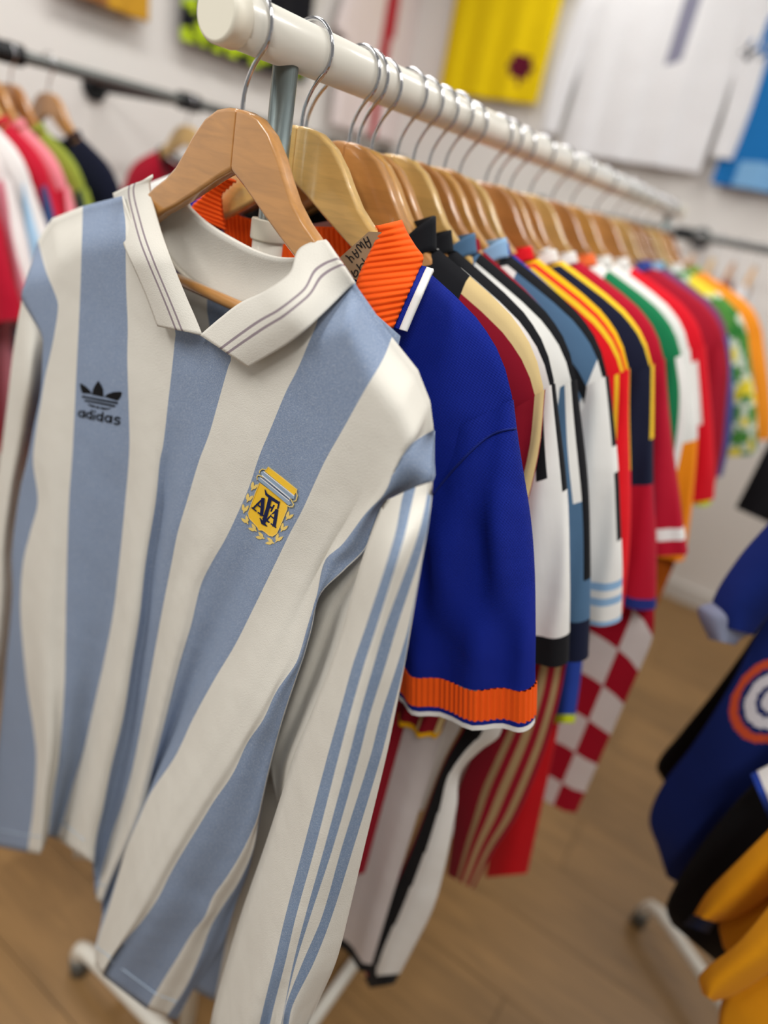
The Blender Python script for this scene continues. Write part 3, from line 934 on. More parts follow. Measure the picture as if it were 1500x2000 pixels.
def shoulder(base, stripes, neck=None, xn=.16, hemz=None, hemm=None):
    """stripes: [(v0, v1, material)] measured down from the shoulder seam"""
    def f(x, z, v, u, fr):
        if neck is not None and abs(x) < xn and v < .1: return neck
        if v < .1 and abs(x) > .09:
            for a, b, m, side in stripes:
                if a <= v < b and side in (0, fr): return m
        if hemz and z < hemz: return hemm
        return base(x, z, v, u, fr) if callable(base) else base
    return f


def sleeve_stripes(base, stripes, t1=2.0, below=None, tb=.5):
    def f(t, th, s):
        a = th if th <= 180 else th - 360      # + = front side
        if t < t1:
            for lo, hi, m in stripes:
                if lo <= a < hi: return m
        if below and t > tb: return below
        return base
    return f


def rackshirt(desc, y, spec, wood, tipx=None, label_h=None, zt=None, x=0.0, hanger_on=True, group=None):
    g = garment(desc, 'shirt', x, y, spec, group=group)
    if hanger_on:
        hanger(wood, x * .4, y, zt if zt else 1.4975 + random.uniform(-.003, .001), math.radians(random.uniform(-1.5, 1)), label_h, GMAIN)
    return g


def px_tube(name, LE, RI, y, mfn, parent, n=40, m=18, b=.02, lean=0.0):
    """sleeve or flap hanging in the plane y, edges read from the photograph"""
    ts_ = np.linspace(0, 1, n); a, c = crv(LE, ts_), crv(RI, ts_)
    P = []
    for i in range(n):
        row = []
        for k in range(2 * m):
            w, sg = (k / m, 1) if k < m else (1 - (k - m) / m, -1)
            row.append(on_axis(a[i] * (1 - w) + c[i] * w, 1, y + lean * ts_[i] - sg * b * math.sin(math.pi * w)))
        P.append(row)
    return grid(name, P, lambda r, q: mfn(ts_[r], (q + .5) / m if q < m else 2 - (q + .5) / m), parent, close=True, flip=True)


# --- 2: royal blue with orange rib
RBL = ROYAL
s2 = garment('royal blue polo shirt with orange ribbed collar and cuffs', 'shirt', -.002, .045,
             dict(tip=.274, hem=.45, thick=.027, wb=.175, body=lambda x, z, v, u, fr: RBL if z > .74 else (C('C24A12') if z > .52 else DKNAVY),
                  sleeve=plain(RBL), cuff=[(.034, ORANGE, True), (.0055, RBL, False), (.0055, W_, False)], dip=.13, bdip=.075, sfold=.006))
# collar flaps
def ribflap(name, Fp, Op, yf, trim, n_rib, base_y, bulge=.012, t0=0.0, trim_from=.3):
    n = n_rib * 8
    ts_ = np.linspace(0, 1, n + 1); f_, o_ = crv(Fp, ts_), crv(Op, ts_)
    P = []
    for i in range(n + 1):
        rb = .0018 * abs(math.sin(math.pi * n_rib * ts_[i]))
        row = []
        for w in np.linspace(0, 1, 14):
            row.append(on_axis(f_[i] * (1 - w) + o_[i] * w, 1, yf(ts_[i], w) - rb))
        P.append(row)
    so = grid(name, P, lambda r, c: ORANGE, s2); solid(so, .003, 1)
    if trim:
        i0 = int(n * trim_from)
        for nm, m_, a0, a1 in (('collar_trim', RBL, 1.0, 1.16), ('collar_edge', W_, 1.16, 1.36)):
            Q = []
            for i in range(i0, n + 1):
                dv = np.array([12.5, 3.5]) 
                Q.append([on_axis(o_[i] + dv * (a - 1) * 5.2, 1, yf(ts_[i], 1) - .0005) for a in np.linspace(a0, a1, 4)])
            solid(grid(nm, Q, lambda r, c: m_, s2), .003, 1)
    return so


ribflap('collar_flap', [(735, 441), (738, 455), (728, 480), (712, 512), (698, 545), (690, 585), (692, 620), (712, 655)],
        [(785, 429), (795, 452), (812, 480), (827, 503), (816, 532), (800, 568), (785, 602), (769, 640)],
        lambda t, w: .022 - .028 * t + (.016 if t < .35 else .016 * (1 - sst(.35, .7, t))) * w - .008 * math.sin(math.pi * w), True, 17, 0, trim_from=.44)
ribflap('collar_flap', [(446, 349), (425, 357), (411, 366), (395, 384), (372, 408), (385, 425)],
        [(462, 352), (447, 366), (433, 380), (432, 400), (434, 420), (441, 452)],
        lambda t, w: .022 - .004 * t + .006 * w, False, 12, 0)
# ribbed stand inside the neck
ts_ = np.linspace(0, 1, 200)
U2 = crv([(430, 402), (480, 425), (535, 436), (590, 441), (650, 443), (700, 443), (740, 440)], ts_)
D2 = crv([(438, 455), (480, 488), (535, 510), (600, 520), (650, 520), (700, 515), (745, 500)], ts_)
P = [[on_axis(U2[i] * (1 - f) + D2[i] * f, 1, .064 - .0018 * abs(math.sin(i * math.pi / 6)) - .02 * abs(2 * ts_[i] - 1) ** 4) for f in np.linspace(0, 1, 8)] for i in range(200)]
grid('collar_stand', P, lambda r, c: ORANGE, s2, flip=True)
# armhole seam of the blue sleeve
_v, _f = [], []
for ch in s2.children:
    if ch.name.startswith('sleeve') or ch.name.startswith('front_panel'):
        o_ = len(_v)
        _v += [tuple(np.array(q.co) + np.array(s2.location)) for q in ch.data.vertices]
        _f += [tuple(i_ + o_ for i_ in p_.vertices) for p_ in ch.data.polygons]
b2 = BVHTree.FromPolygons(_v, _f)
sm = []
for p in crv([(1019, 836), (985, 840), (955, 852), (925, 876), (897, 905), (868, 938), (846, 966)], np.linspace(0, 1, 40)):
    rn = ray(p) / np.linalg.norm(ray(p))
    ht = b2.ray_cast(Vector(CAM), Vector(rn))
    if ht[0] is not None: sm.append(np.array(ht[0]) - rn * .0006)
if len(sm) > 4: tube('armhole_seam', sm, .0011, C('122272'), s2, 8)
# kraft price tag with hand lettering
Zt = zz(655, 445, 15)
TGY = .0175
tg_pts = Zt([[(975, 110), (1345, 122), (1300, 330), (1000, 1000), (700, 1560), (560, 1500), (130, 870)]])[0]
KRAFT = mat('kraft_card', '9A8163', .8, 'wall')
kraft = empty('price_tag', on_axis((690, 545), 1, TGY))
tag(kraft, 'brown kraft paper tag with black handwriting on the second hanger', 'price tag')
base = [on_axis(p, 1, TGY) for p in tg_pts]
poly_extrude('card', base, (0, .0008, 0), KRAFT, kraft)
wr = [stroke(crv([(925, 255), (985, 380), (1035, 500), (1025, 570), (980, 575), (900, 470), (822, 305)], np.linspace(0, 1, 14)), 40), stroke([(870, 430), (985, 380)], 34),
      stroke(crv([(885, 590), (800, 470), (735, 405), (720, 440), (785, 585), (720, 520), (640, 490), (612, 525), (690, 630), (760, 712)], np.linspace(0, 1, 24)), 36),
      stroke(crv([(575, 620), (640, 720), (682, 820), (660, 868), (620, 850), (545, 760), (490, 682)], np.linspace(0, 1, 14)), 36), stroke([(545, 770), (635, 720)], 30),
      stroke(crv([(290, 812), (350, 840), (420, 920), (500, 1020)], np.linspace(0, 1, 8)), 38), stroke(crv([(405, 900), (425, 840), (470, 840), (555, 920)], np.linspace(0, 1, 8)), 34),
      stroke([(770, 885), (820, 950), (885, 1030)], 36),
      stroke(crv([(615, 1060), (680, 1150), (745, 1245)], np.linspace(0, 1, 6)), 38), stroke(crv([(715, 1180), (740, 1080), (800, 1040), (860, 1060), (840, 1130), (770, 1190)], np.linspace(0, 1, 10)), 34),
      stroke(crv([(460, 1255), (520, 1350), (580, 1440), (650, 1370), (660, 1280), (600, 1235), (555, 1280), (560, 1340)], np.linspace(0, 1, 16)), 36)]
bm = bmesh.new()
for pg in Zt(wr):
    h = len(pg) // 2
    A = [bm.verts.new(tuple(on_axis(p, 1, TGY - .0005))) for p in pg]
    for i in range(h - 1):
        bm.faces.new((A[i], A[i + 1], A[2 * h - 2 - i], A[2 * h - 1 - i]))
bm.verts.index_update()
obj('handwriting', [np.array(v.co) for v in bm.verts], [[v.index for v in f.verts] for f in bm.faces], mat('marker_ink', '1A1512', .6, 'plain'), None, kraft, smooth=False)
bm.free()

# --- 3: dark red with gold shoulder tape
s3 = rackshirt('dark red track top with gold shoulder stripes and black collar', .115,
               dict(tip=.274, hem=.60, thick=.022, wb=.215, body=shoulder(DRED, [(0, .02, GOLDC, 1)], neck=K_, xn=.16),
                    sleeve=sleeve_stripes(DRED, [(0, 38, GOLDC), (78, 84, GOLDC)]), collar=K_, ch=.03,
                    sO=[(.264, 1.325), (.276, 1.27), (.28, 1.2), (.276, 1.1), (.268, 1.0), (.262, .90)], sI=[(.19, 1.235), (.195, 1.18), (.2, 1.1), (.2, 1.0), (.2, .90)],
                    cuff=[(.008, YEL, False)]), 0, label_h='amber wooden hanger carrying the dark red and gold top', x=.0)
g_t = rackshirt('white football shirt with teal shoulder end slipped to the left', .088,
                dict(tip=.29, hem=.72, thick=.018, wb=.2, body=lambda x, z, v, u, fr: TEAL if abs(x) > .232 else W_, collar=None, sleeve=plain(TEAL), ph=1.0,
                     sO=[(.264, 1.325), (.27, 1.25), (.275, 1.15), (.275, 1.08)], sI=[(.2, 1.235), (.2, 1.18), (.2, 1.12), (.2, 1.08)]), 2, x=-.085,
                label_h='brown wooden hanger carrying the white and teal shirt', zt=1.496)
g_t.location.z += .014
# long sleeved white top whose sleeve hangs low behind
g_a = rackshirt('long sleeved white top with a black sleeve stripe edged red and gold', .13,
                dict(tip=.25, hem=.40, thick=.02, wb=.285, body=shoulder(MAUVE, [(0, .03, W_, 0)], neck=K_, xn=.13, hemz=.415, hemm=K_), sleeve=None, collar=lambda r, c: (GOLDC if r < 1 else DRED if r < 2 else K_), ch=.03), 3,
                label_h='honey wooden hanger carrying the long sleeved white top')
LE = [(945, 1290), (925, 1366), (905, 1410), (868, 1480), (830, 1575), (795, 1660), (760, 1735), (725, 1820), (706, 1890), (722, 1930)]
RI = [(1005, 1290), (988, 1366), (976, 1436), (938, 1466), (899, 1510), (892, 1575), (867, 1700), (845, 1776), (805, 1856), (770, 1922)]


def ga_m(t, w):
    if t > .955: return K_
    if w < .06: return GOLDC
    if w < .12: return DRED
    return K_ if w < .60 - .25 * t else W_


px_tube('sleeve', LE, RI, .135, ga_m, g_a, b=.016, n=60, m=34)

# --- 4
s4 = rackshirt('white football shirt with black diagonal sleeve marks and black cuffs', .155,
               dict(tip=.27, hem=.7, thick=.022, body=shoulder(W_, [(0, .012, K_, 1), (0, .012, K_, -1)], neck=K_, xn=.14), collar=K_, ch=.02,
                    sleeve=lambda t, th, s: (K_ if (t < .42 and (th < 15 or th > 345)) or (t < .34 and 38 < th < 56) else W_),
                    cuff=[(.035, K_, False)]), 0, label_h='amber wooden hanger carrying the white shirt with black cuffs', x=.0)
# --- 5
s5 = rackshirt('white football shirt with steel blue sleeves and navy cuffs', .205,
               dict(tip=.276, hem=.66, thick=.022, body=shoulder(W_, [(0, .012, K_, 1), (0, .012, K_, -1)], neck=STB, xn=.13), collar=STB, ch=.02,
                    sleeve=lambda t, th, s: (K_ if (th < 20 or th > 340) and t < .8 else (W_ if 22 < th < 38 and t < .5 else STB)), cuff=[(.05, NV_, False)]), 1,
               label_h='pale wooden hanger carrying the shirt with steel blue sleeves')
g_b = rackshirt('dark red long sleeved track jacket with three beige sleeve stripes', .24,
                dict(tip=.25, hem=.60, thick=.02, wb=.23, body=plain(DRED), sleeve=None, collar=DRED), 2, label_h='brown wooden hanger carrying the dark red track jacket')


def gb_m(t, w):
    return C('A88C64') if (.34 < w < .44 or .58 < w < .69 or .82 < w < .93) else DRED


px_tube('sleeve', [(1000, 1180), (985, 1330), (960, 1400), (920, 1480), (896, 1537), (885, 1620), (873, 1708)], [(1125, 1180), (1100, 1330), (1080, 1415), (1055, 1491), (1010, 1594), (964, 1662), (925, 1736)], .245, gb_m, g_b, b=.02, m=40)
# --- 6
s6 = rackshirt('white football shirt with black shoulder stripes and pale blue collar', .275,
               dict(tip=.288, hem=.66, thick=.026, body=shoulder(lambda x, z, v, u, fr: STB if (fr > 0 and v < .13 and .14 < abs(x) < .25) else W_, [(0, .012, K_, 1), (0, .012, K_, -1), (.056, .075, K_, 1)], neck=LBL, xn=.115), collar=LBL, ch=.02,
                    sleeve=lambda t, th, s: (K_ if ((th < 15 or th > 345) and (t < .3 or .42 < t < .7)) else (LBL if (.90 < t < .93 or .965 < t < .99) else W_)),
                    cuff=[(.02, W_, False), (.006, LBL, False)]), 3, label_h='honey wooden hanger carrying the white shirt with pale blue collar', x=.002)
g_c = rackshirt('blue football shirt with neon yellow cuff hanging low', .315,
                dict(tip=.26, hem=.66, thick=.02, body=plain(BLU_), sleeve=None, collar=BLU_), 0, label_h='amber wooden hanger carrying the blue shirt with neon cuff')
px_tube('sleeve', [(1090, 1200), (1086, 1290), (1078, 1412)], [(1140, 1200), (1138, 1290), (1122, 1412)], .33, lambda t, w: NEON if t > .9 else BLU_, g_c, b=.018)
# --- 7 .. 16
s7 = rackshirt('bright red football shirt with yellow shoulder stripes', .356,
               dict(tip=.294, hem=.60, thick=.03, body=shoulder(BRED, [(0, .012, YEL, -1), (0, .006, YEL, 1), (.012, .02, YELL, 1)], neck=YEL, xn=.105), collar=BRED,
                    sleeve=lambda t, th, s: YELL if (t < .25 and 34 < th < 44) or (345 < th < 358 and t < .4) else BRED,
                    sO=[(.264, 1.325), (.28, 1.275), (.305, 1.199), (.335, 1.1), (.352, 1.03)], cuff=[(.01, BRED, False)]), 1, label_h='pale wooden hanger carrying the bright red and yellow shirt')
px_tube('shirt_tail', [(985, 1300), (975, 1450), (965, 1600), (948, 1714)], [(1110, 1300), (1085, 1450), (1053, 1600), (1030, 1706)], .36, plain(C('C4121C')), s7, b=.018)
s8 = rackshirt('navy football shirt with yellow piping and crimson blue-cuffed sleeves', .435,
               dict(tip=.305, hem=.66, thick=.03, body=shoulder(NV_, [(0, .006, YELL, 1), (0, 1, RED_, -1)], neck=RED_, xn=.115), collar=W_,
                    sleeve=lambda t, th, s: (YELL if t < .3 and (th < 14 or th > 350) else NV_ if (t < .62 - .004 * max(0, 90 - th) or (t < .5)) else CRIM),
                    sO=[(.264, 1.325), (.28, 1.275), (.305, 1.199), (.34, 1.1), (.365, 1.02)], cuff=[(.016, C('24307A'), False)]), 2, label_h='brown wooden hanger carrying the navy and yellow shirt')


def chk(x, z, v, u, fr):
    return C('A50D26') if (int((u + 1) * 22) // 3 + int(max(0, (v - .099)) / .9 * 39) // 4) % 2 else C('DCD3D0')


g_d = rackshirt('red and white checkered football shirt hanging long', .47, dict(tip=.25, wb=.465, hem=.56, thick=.028, body=chk, sleeve=None, collar=W_), 3,
                label_h='honey wooden hanger carrying the checkered shirt')
s9 = rackshirt('crimson football shirt with a white band above the cuff', .52,
               dict(tip=.302, hem=.68, thick=.03, body=shoulder(CRIM, []), collar=W_, sleeve=plain(CRIM), sO=[(.264, 1.325), (.285, 1.275), (.317, 1.199), (.345, 1.14), (.362, 1.105)], sI=[(.17, 1.235), (.19, 1.18), (.215, 1.12), (.235, 1.085), (.245, 1.07)],
                    cuff=[(.018, W_, False), (.022, CRIM, False)]), 0, label_h='amber wooden hanger carrying the crimson shirt with white band')
s10 = rackshirt('green football shirt with white sleeve edge and orange cuffs', .60,
                dict(tip=.312, hem=.70, thick=.032, body=shoulder(GRN, [], neck=W_, xn=.14), collar=C('F0713A'),
                     sleeve=lambda t, th, s: W_ if (th < 30 or th > 330) else GRN, cuff=[(.03, C('E8621C'), False)],
                     sO=[(.264, 1.325), (.286, 1.275), (.305, 1.199), (.318, 1.1), (.322, 1.03)]), 1, label_h='pale wooden hanger carrying the green shirt')
s11 = rackshirt('white football shirt with orange sleeves and long orange body', .70,
                dict(tip=.305, hem=.665, wb=.36, thick=.03, body=lambda x, z, v, u, fr: W_ if z > 1.0 else DORG, collar=W_,
                     sleeve=lambda t, th, s: ORG if t > .42 else W_, sO=[(.264, 1.325), (.285, 1.275), (.317, 1.199), (.35, 1.08), (.37, .985)], sI=[(.17, 1.235), (.2, 1.18), (.24, 1.1), (.27, 1.03), (.29, .985)]), 2,
                label_h='brown wooden hanger carrying the white and orange shirt')
s12 = rackshirt('red football shirt with white side stripe and white collar', .80,
                dict(tip=.314, hem=.72, thick=.035, body=shoulder(RED_, [], neck=W_, xn=.12), collar=W_, sleeve=lambda t, th, s: W_ if (t > .08 and t < .5 and 38 < th < 52) else RED_), 3,
                label_h='honey wooden hanger carrying the red shirt with white stripe')
s13 = rackshirt('dark red football shirt with black cuffs edged in yellow', .95,
                dict(tip=.328, hem=.72, thick=.035, body=plain(C('A3142B')), collar=C('3A4C9A'), sleeve=lambda t, th, s: C('A3142B') if 20 < th < 340 else C('8F1027'),
                     cuff=[(.012, K_, False), (.016, NEON, False)], sO=[(.264, 1.325), (.285, 1.275), (.305, 1.199), (.325, 1.12), (.336, 1.045)]), 0, label_h='amber wooden hanger carrying the dark red shirt with yellow cuff edge')
s14 = rackshirt('purple football shirt with pale blue collar far along the rail', 1.08, dict(tip=.318, hem=.74, thick=.035, body=plain(C('7A3A66')), collar=LBL, sleeve=plain(C('4A4A8C')), sO=[(.264, 1.325), (.285, 1.275), (.315, 1.199), (.335, 1.12), (.346, 1.045)]), 1,
                label_h='pale wooden hanger carrying the purple shirt')


def camo(x, z, *a):
    s = math.sin(x * 61 + 1) + math.sin(z * 73 + x * 20) + math.sin((x - z) * 47)
    return C('4E8A3C') if s > .3 else (C('E8D23A') if s < -1.1 else C('CFD8C4') if s < -.2 else C('2F7A34'))


s15 = rackshirt('green and yellow patterned football shirt near the rail end', 1.25, dict(tip=.338, hem=.74, thick=.04, body=camo, collar=W_, sleeve=lambda t, th, s: camo(t * .35, th / 360 * .3) if t < .5 else camo(t * .5, th * .002 + .4)), 2,
                label_h='brown wooden hanger carrying the green patterned shirt')
s16 = rackshirt('orange football shirt last on the main rail', 1.47, dict(tip=.35, hem=.74, thick=.045, body=plain(C('EC9021')), collar=C('7FA23B'), sleeve=plain(C('EC9021'))), 3,
                label_h='honey wooden hanger carrying the last orange shirt')
for i, (y, c, dsc) in enumerate([(1.16, '0E7A74', 'teal'), (1.36, 'E7E7EA', 'white'), (1.56, '8E1530', 'wine red')]):
    rackshirt(dsc + ' football shirt tucked between others near the far rail end', y, dict(tip=.29, hem=.76, thick=.035, body=plain(C(c)), collar=C(c), sleeve=plain(C(c))), i,
              label_h='wooden hanger carrying the ' + dsc + ' shirt near the far rail end')

# ------------------------------------------------------------------ wall rails and what hangs there
def pipe_rail(name, a, b, wall_dir, joints, label):
    root = empty(name, a); tag(root, label, 'clothes rail')
    a, b = np.array(a), np.array(b)
    tube('pipe', [a, (a + b) / 2, b], .0135, IRON, root, 20)
    for t in joints:
        p = a + (b - a) * t
        d = (b - a) / np.linalg.norm(b - a)
        tube('tee_fitting', [p - d * .032, p - d * .03, p + d * .03, p + d * .032], .022, IRONB, root, 20)
        q = p + np.array(wall_dir)
        tube('bracket', [p, (p + q) / 2, q], .0125, IRONB, root, 16)
        n = np.array(wall_dir) / np.linalg.norm(wall_dir)
        tube('flange', [q - n * .014, q - n * .001], .04, IRONB, root, 24)


pipe_rail('wall_rail', (-1.24, -.3, 1.574), (-1.24, 2.2, 1.574), (LW + 1.24, 0, 0), [.322, .528, .93], 'dark iron pipe rail along the left wall')
pipe_rail('wall_rail', (-1.0, 2.30, 1.514), (1.4, 2.30, 1.514), (0, EW - 2.30, 0), [.09, .385, .93], 'dark iron pipe rail along the end wall')
LWG = 'wooden hangers on the left wall rail'
leftwall = [(.29, 'B5122E', 'crimson', 0, None), (.335, 'E9E2E0', 'white with a pink edge', 1, 'D98A98'), (.385, 'E6E2E0', 'white with pale blue', 3, 'A9CBE6'), (.43, 'C11A33', 'red', 1, '39507E'),
            (.465, 'E98C98', 'pink and red', 0, 'C8203A'), (.51, '8B9A3A', 'olive yellow', 2, '2B3A3A'), (.60, '10142A', 'navy', 0, None)]
for y, c, dsc, wd, c2 in leftwall:
    m1 = C(c); m2 = C(c2) if c2 else m1
    garment(dsc + ' shirt on the left wall rail', 'shirt', -1.24, y, dict(tip=.275, hem=.74, thick=.024, body=lambda x, z, v, u, fr, m1=m1, m2=m2: m2 if abs(x) > .2 and z < 1.2 else m1, collar=m1, dip=.06,
            sleeve=lambda t, th, s, m1=m1, m2=m2: m2 if (20 < th < 70 or t > .85) else m1), dz=.018, res=.6)
    hanger(wd, -1.24, y, 1.516, 0, 'wooden hanger with the ' + dsc + ' shirt by the left wall', LWG)
garment('red shirt hanging alone further along the left wall rail', 'shirt', -1.24, 1.02, dict(tip=.27, hem=.74, body=plain(C('B5142F')), collar=C('2A2A2E'), sleeve=plain(C('B5142F'))), dz=.018, res=.6)
hanger(1, -1.24, 1.02, 1.516, 0, 'wooden hanger with the lone red shirt by the left wall', LWG)
for i, (y, c, d) in enumerate([(1.5, '2A3350', 'dark blue'), (1.62, 'DADADA', 'light grey'), (1.8, '7A2030', 'maroon')]):
    garment(d + ' shirt in the far corner of the left wall rail', 'shirt', -1.24, y, dict(tip=.27, hem=.74, body=plain(C(c)), collar=C(c), sleeve=plain(C(c))), dz=.018, res=.5)
    hanger(i, -1.24, y, 1.516, 0, 'wooden hanger with the ' + d + ' shirt in the far corner', LWG)
EWG = 'wooden hangers on the end wall rail'
for i, (x, c, d) in enumerate([(-.02, 'E6E4E6', 'white'), (.05, 'EAD9DC', 'pale pink'), (.12, 'A23A55', 'berry red'), (.19, 'ECECEE', 'bright white')]):
    garment(d + ' shirt on the end wall rail', 'shirt', x, 2.30, dict(tip=.27, hem=.70, thick=.026, body=plain(C(c)), collar=C(c), sleeve=plain(C(c))), rz=math.radians(90), dz=-.04, res=.5)
    hanger(i, x, 2.30, 1.456, math.radians(90), 'wooden hanger with the ' + d + ' shirt on the end wall rail', EWG)

# shirts pinned flat on the walls
def wallshirt(label, x, y, rz, hem, spec):
    sp = dict(thick=.018, hem=.74, collar=None, dip=.1); sp.update(spec)
    d = hem - sp['hem']
    g = garment(label, 'shirt', x, y, sp, rz=rz, dz=d, res=.7)
    hanger(spec.get('wd', 0), x, y, 1.497 + d, rz, 'wooden hanger on the wall with the ' + label.split(' shirt')[0] + ' shirt', 'wooden hangers fixed on the walls')
    return g


YW = C('EBCB06')
def yshirt(x, z, v, u, fr):
    return MAROON if fr > 0 and (x - .13) ** 2 + (z - .68) ** 2 < .05 ** 2 else YW


PXL = lambda p: on_axis(p, 0, LW + .04)
PXE = lambda p: on_axis(p, 1, EW - .04)
def mid(a, b): return (a + b) / 2


a, b = PXE((866, 172)), PXE((1040, 214))
wallshirt('yellow football shirt pinned on the end wall', mid(a, b)[0], EW - .05, 0, mid(a, b)[2], dict(hem=.56, wb=abs(b[0] - a[0]) / 2, tip=.30, body=yshirt, sleeve=plain(YW), cuff=[(.02, MAROON, False)]))
a, b = PXE((1105, 285)), PXE((1350, 350))
WHW = C('ECECEE')
def wshirt(x, z, v, u, fr):
    return C('8C8CA0') if fr > 0 and .03 < x < .085 and z > .90 else WHW


wallshirt('white long sleeved shirt with a grey mark pinned on the end wall', mid(a, b)[0], EW - .05, 0, mid(a, b)[2],
          dict(wb=abs(b[0] - a[0]) / 2, hem=.56, tip=.30, body=wshirt, sleeve=plain(WHW), sO=[(.264, 1.325), (.3, 1.2), (.345, 1.05), (.37, .8), (.36, .62)], sI=[(.17, 1.235), (.2, 1.12), (.25, 1.0), (.28, .8), (.29, .62)]))
a = PXE((1402, 360))
BW = C('1C72B8')
wallshirt('sky blue football shirt pinned on the end wall', a[0] + .27, EW - .05, 0, a[2], dict(wb=.27, tip=.30, body=lambda x, z, v, u, fr: C('7FB2DE') if fr > 0 and -.2 < x < -.08 and z < .83 else BW, sleeve=plain(BW), cuff=[(.04, NV_, False)], sO=[(.264, 1.325), (.285, 1.275), (.30, 1.22), (.31, 1.2)], sI=[(.17, 1.235), (.2, 1.2), (.22, 1.17), (.24, 1.15)]))
a, b = PXL((352, 95)), PXL((590, 150))
def dshirt(x, z, v, u, fr):
    if fr > 0 and z < .86 and math.sin(x * 70) * math.sin(z * 60 + x * 30) > .05: return C('B9D322')
    return C('7E8794') if fr > 0 and .86 <= z < .9 else C('14151C')


wallshirt('black shirt with neon green spots pinned on the left wall', LW + .05, mid(a, b)[1], math.radians(90), mid(a, b)[2], dict(wb=abs(b[1] - a[1]) / 2, tip=.28, body=dshirt, sleeve=plain(C('14151C'))))
a, b = PXL((640, 260)), PXL((790, 270))
def pshirt(x, z, v, u, fr):
    return C('B8303C') if fr > 0 and -.06 < x < .03 else PINKW


wallshirt('white shirt with a red centre stripe pinned on the left wall', LW + .05, mid(a, b)[1], math.radians(90), mid(a, b)[2], dict(wb=abs(b[1] - a[1]) / 2, tip=.28, body=pshirt, sleeve=plain(PINKW)))
a = PXL((200, 12))
wallshirt('mustard shirt high on the left wall', LW + .05, a[1], math.radians(90), a[2], dict(wb=.17, tip=.26, body=lambda x, z, v, u, fr: C('C8962C') if x > 0 else C('9A6A3C'), sleeve=plain(C('C8962C'))))

# ------------------------------------------------------------------ second rack at the right
BX = .84
rb = empty('clothes_rack', (BX, .6, 0)); tag(rb, 'second white metal clothes rack at the right edge', 'clothes rack')
tube('rail', [(BX, .0, 1.49), (BX, .8, 1.49), (BX, 1.5, 1.49)], RR, RAILW, rb, 28)
for y in (.70, 1.36):
    tube('post', [(BX, y, .08), (BX, y, .8), (BX, y, 1.475)], .0142, RAILW, rb, 20)
    arc = [(1.0, .03), (1.0, .055), (.96, .075), (.88, .087), (.75, .09)]
    tube('leg', [(BX - .205 * a_, y + .16 * a_, z) for a_, z in arc] + [(BX - .05, y + .039, .09), (BX + .05, y - .039, .09)] + [(BX + .205 * a_, y - .16 * a_, z) for a_, z in arc[::-1]], .0145, RAILW, rb, 18)
    for s_ in (-1, 1):
        tube('foot', [(BX + s_ * .205, y - s_ * .16, 0), (BX + s_ * .205, y - s_ * .16, .02), (BX + s_ * .205, y - s_ * .16, .04)], .017, IRON, rb, 16)
RBG = 'wooden hangers on the right rack'




def bshirt(label, y, pieces, wd, hl, hem, x=BX):
    """pieces: (part name, left edge, right edge, plane y, material fn, half thickness)"""
    root = empty('football_shirt', (x, y, hem)); tag(root, label, 'shirt')
    for nm, le, ri, py, fn, b in pieces:
        px_tube(nm, le, ri, py, fn, root, b=b, m=90 if fn is navy_body else 24, n=200 if fn is navy_body else 40)
    hanger(wd, x, y, 1.432, 0, hl, RBG)
    return root


def P_(m): return lambda t, w: m


NAVB = C('0F2262'); ORB = C('D2532F')


def navy_body(t, w):
    dx, dy = (w - .30) / .26, (t - .50) / .105
    r = math.hypot(dx, dy)
    if r < 1:
        if r > .80: return ORB
        return C('1A2A66') if .66 < r <= .80 or abs(r - .34) < .07 else C('E0DFE4')
    return NAVB


bshirt('golden shirt with maroon trim nearest on the right rack', .24, [
    ('body', [(1720, 1500), (1560, 1800), (1440, 1910), (1408, 1960), (1400, 2080)], [(2100, 1700), (1900, 2000), (1800, 2200), (1700, 2300), (1600, 2400)], .255, lambda t, w: MAROON if t < .66 and w < .16 and t > .5 else GOLDY, .03),
    ('sleeve', [(1640, 1600), (1500, 1772), (1440, 1842), (1366, 1905), (1372, 1942)], [(1720, 1700), (1580, 1842), (1500, 1902), (1430, 1946), (1395, 1956)], .225, P_(GOLDY), .022)], 0,
    'wooden hanger with the nearest golden shirt on the right rack', .50)
bshirt('golden shirt with a maroon patch second on the right rack', .32, [
    ('body', [(1720, 1400), (1560, 1640), (1450, 1740), (1405, 1800), (1412, 1850)], [(2000, 1600), (1800, 1900), (1700, 2000), (1650, 2050), (1600, 2100)], .335, lambda t, w: MAROON if w < .14 and .55 < t < .74 else C('C98412'), .03),
    ('sleeve', [(1640, 1480), (1500, 1622), (1440, 1682), (1382, 1742), (1354, 1788)], [(1720, 1560), (1560, 1700), (1500, 1752), (1440, 1790), (1398, 1802)], .305, P_(GOLDY), .022),
    ('cuff', [(1352, 1786), (1334, 1806)], [(1398, 1800), (1384, 1824)], .305, P_(NV_), .02)], 1,
    'wooden hanger with the second golden shirt on the right rack', .55)
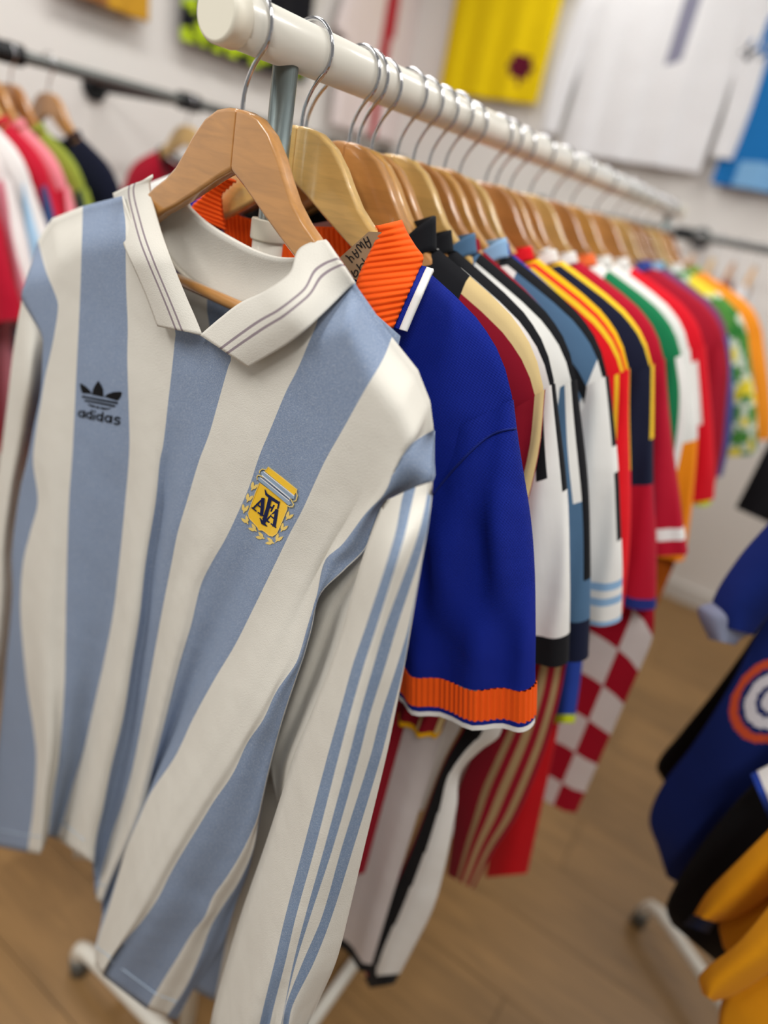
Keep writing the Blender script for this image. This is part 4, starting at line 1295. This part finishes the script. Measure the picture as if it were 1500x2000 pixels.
bshirt('black shirt with a blue and white cuff on the right rack', .385, [
    ('body', [(1720, 1180), (1500, 1500), (1440, 1562), (1362, 1660), (1300, 1768), (1312, 1806)], [(2000, 1300), (1800, 1700), (1650, 1800), (1560, 1850), (1480, 1880), (1400, 1880)], .395, P_(BLK2), .03),
    ('sleeve', [(1760, 1200), (1600, 1400), (1520, 1485)], [(1840, 1300), (1680, 1500), (1560, 1590)], .365, P_(BLK2), .022),
    ('cuff', [(1521, 1484), (1466, 1512)], [(1561, 1589), (1502, 1600)], .365, lambda t, w: W_ if .3 < t < .75 else BLU_, .024)], 2,
    'wooden hanger with the blue cuffed black shirt on the right rack', .50)
bshirt('navy shirt with a round white and orange badge on the right rack', .46, [
    ('body', [(1640, 960), (1478, 1240), (1425, 1340), (1355, 1450), (1292, 1535), (1268, 1600), (1286, 1660), (1302, 1712)], [(1900, 1050), (1760, 1350), (1700, 1450), (1640, 1550), (1580, 1640), (1540, 1720), (1500, 1780), (1480, 1820)], .465, navy_body, .03),
    ('sleeve', [(1620, 880), (1500, 1022), (1440, 1092), (1390, 1178), (1400, 1222)], [(1700, 980), (1600, 1082), (1560, 1150), (1500, 1205), (1472, 1240)], .44, P_(C('11266E')), .024),
    ('cuff', [(1391, 1176), (1362, 1190), (1384, 1248)], [(1474, 1238), (1450, 1246), (1436, 1260)], .44, P_(C('8E97B0')), .02)], 3,
    'wooden hanger with the navy badge shirt on the right rack', .55)
bshirt('plain black shirt behind the navy one on the right rack', .53, [
    ('body', [(1620, 1000), (1476, 1235), (1402, 1340), (1330, 1430), (1282, 1494), (1300, 1532)], [(1900, 1100), (1700, 1400), (1600, 1500), (1500, 1580), (1440, 1620), (1400, 1640)], .54, P_(C('0A0A0C')), .024)], 0,
    'wooden hanger with the plain black shirt on the right rack', .66)
bshirt('charcoal shirt far back on the right rack', 1.12, [
    ('body', [(1560, 770), (1500, 868), (1468, 930), (1436, 992)], [(1760, 820), (1680, 930), (1600, 1010), (1520, 1030)], 1.13, P_(C('1A1A1E')), .04)], 1,
    'wooden hanger with the charcoal shirt on the right rack', .95)
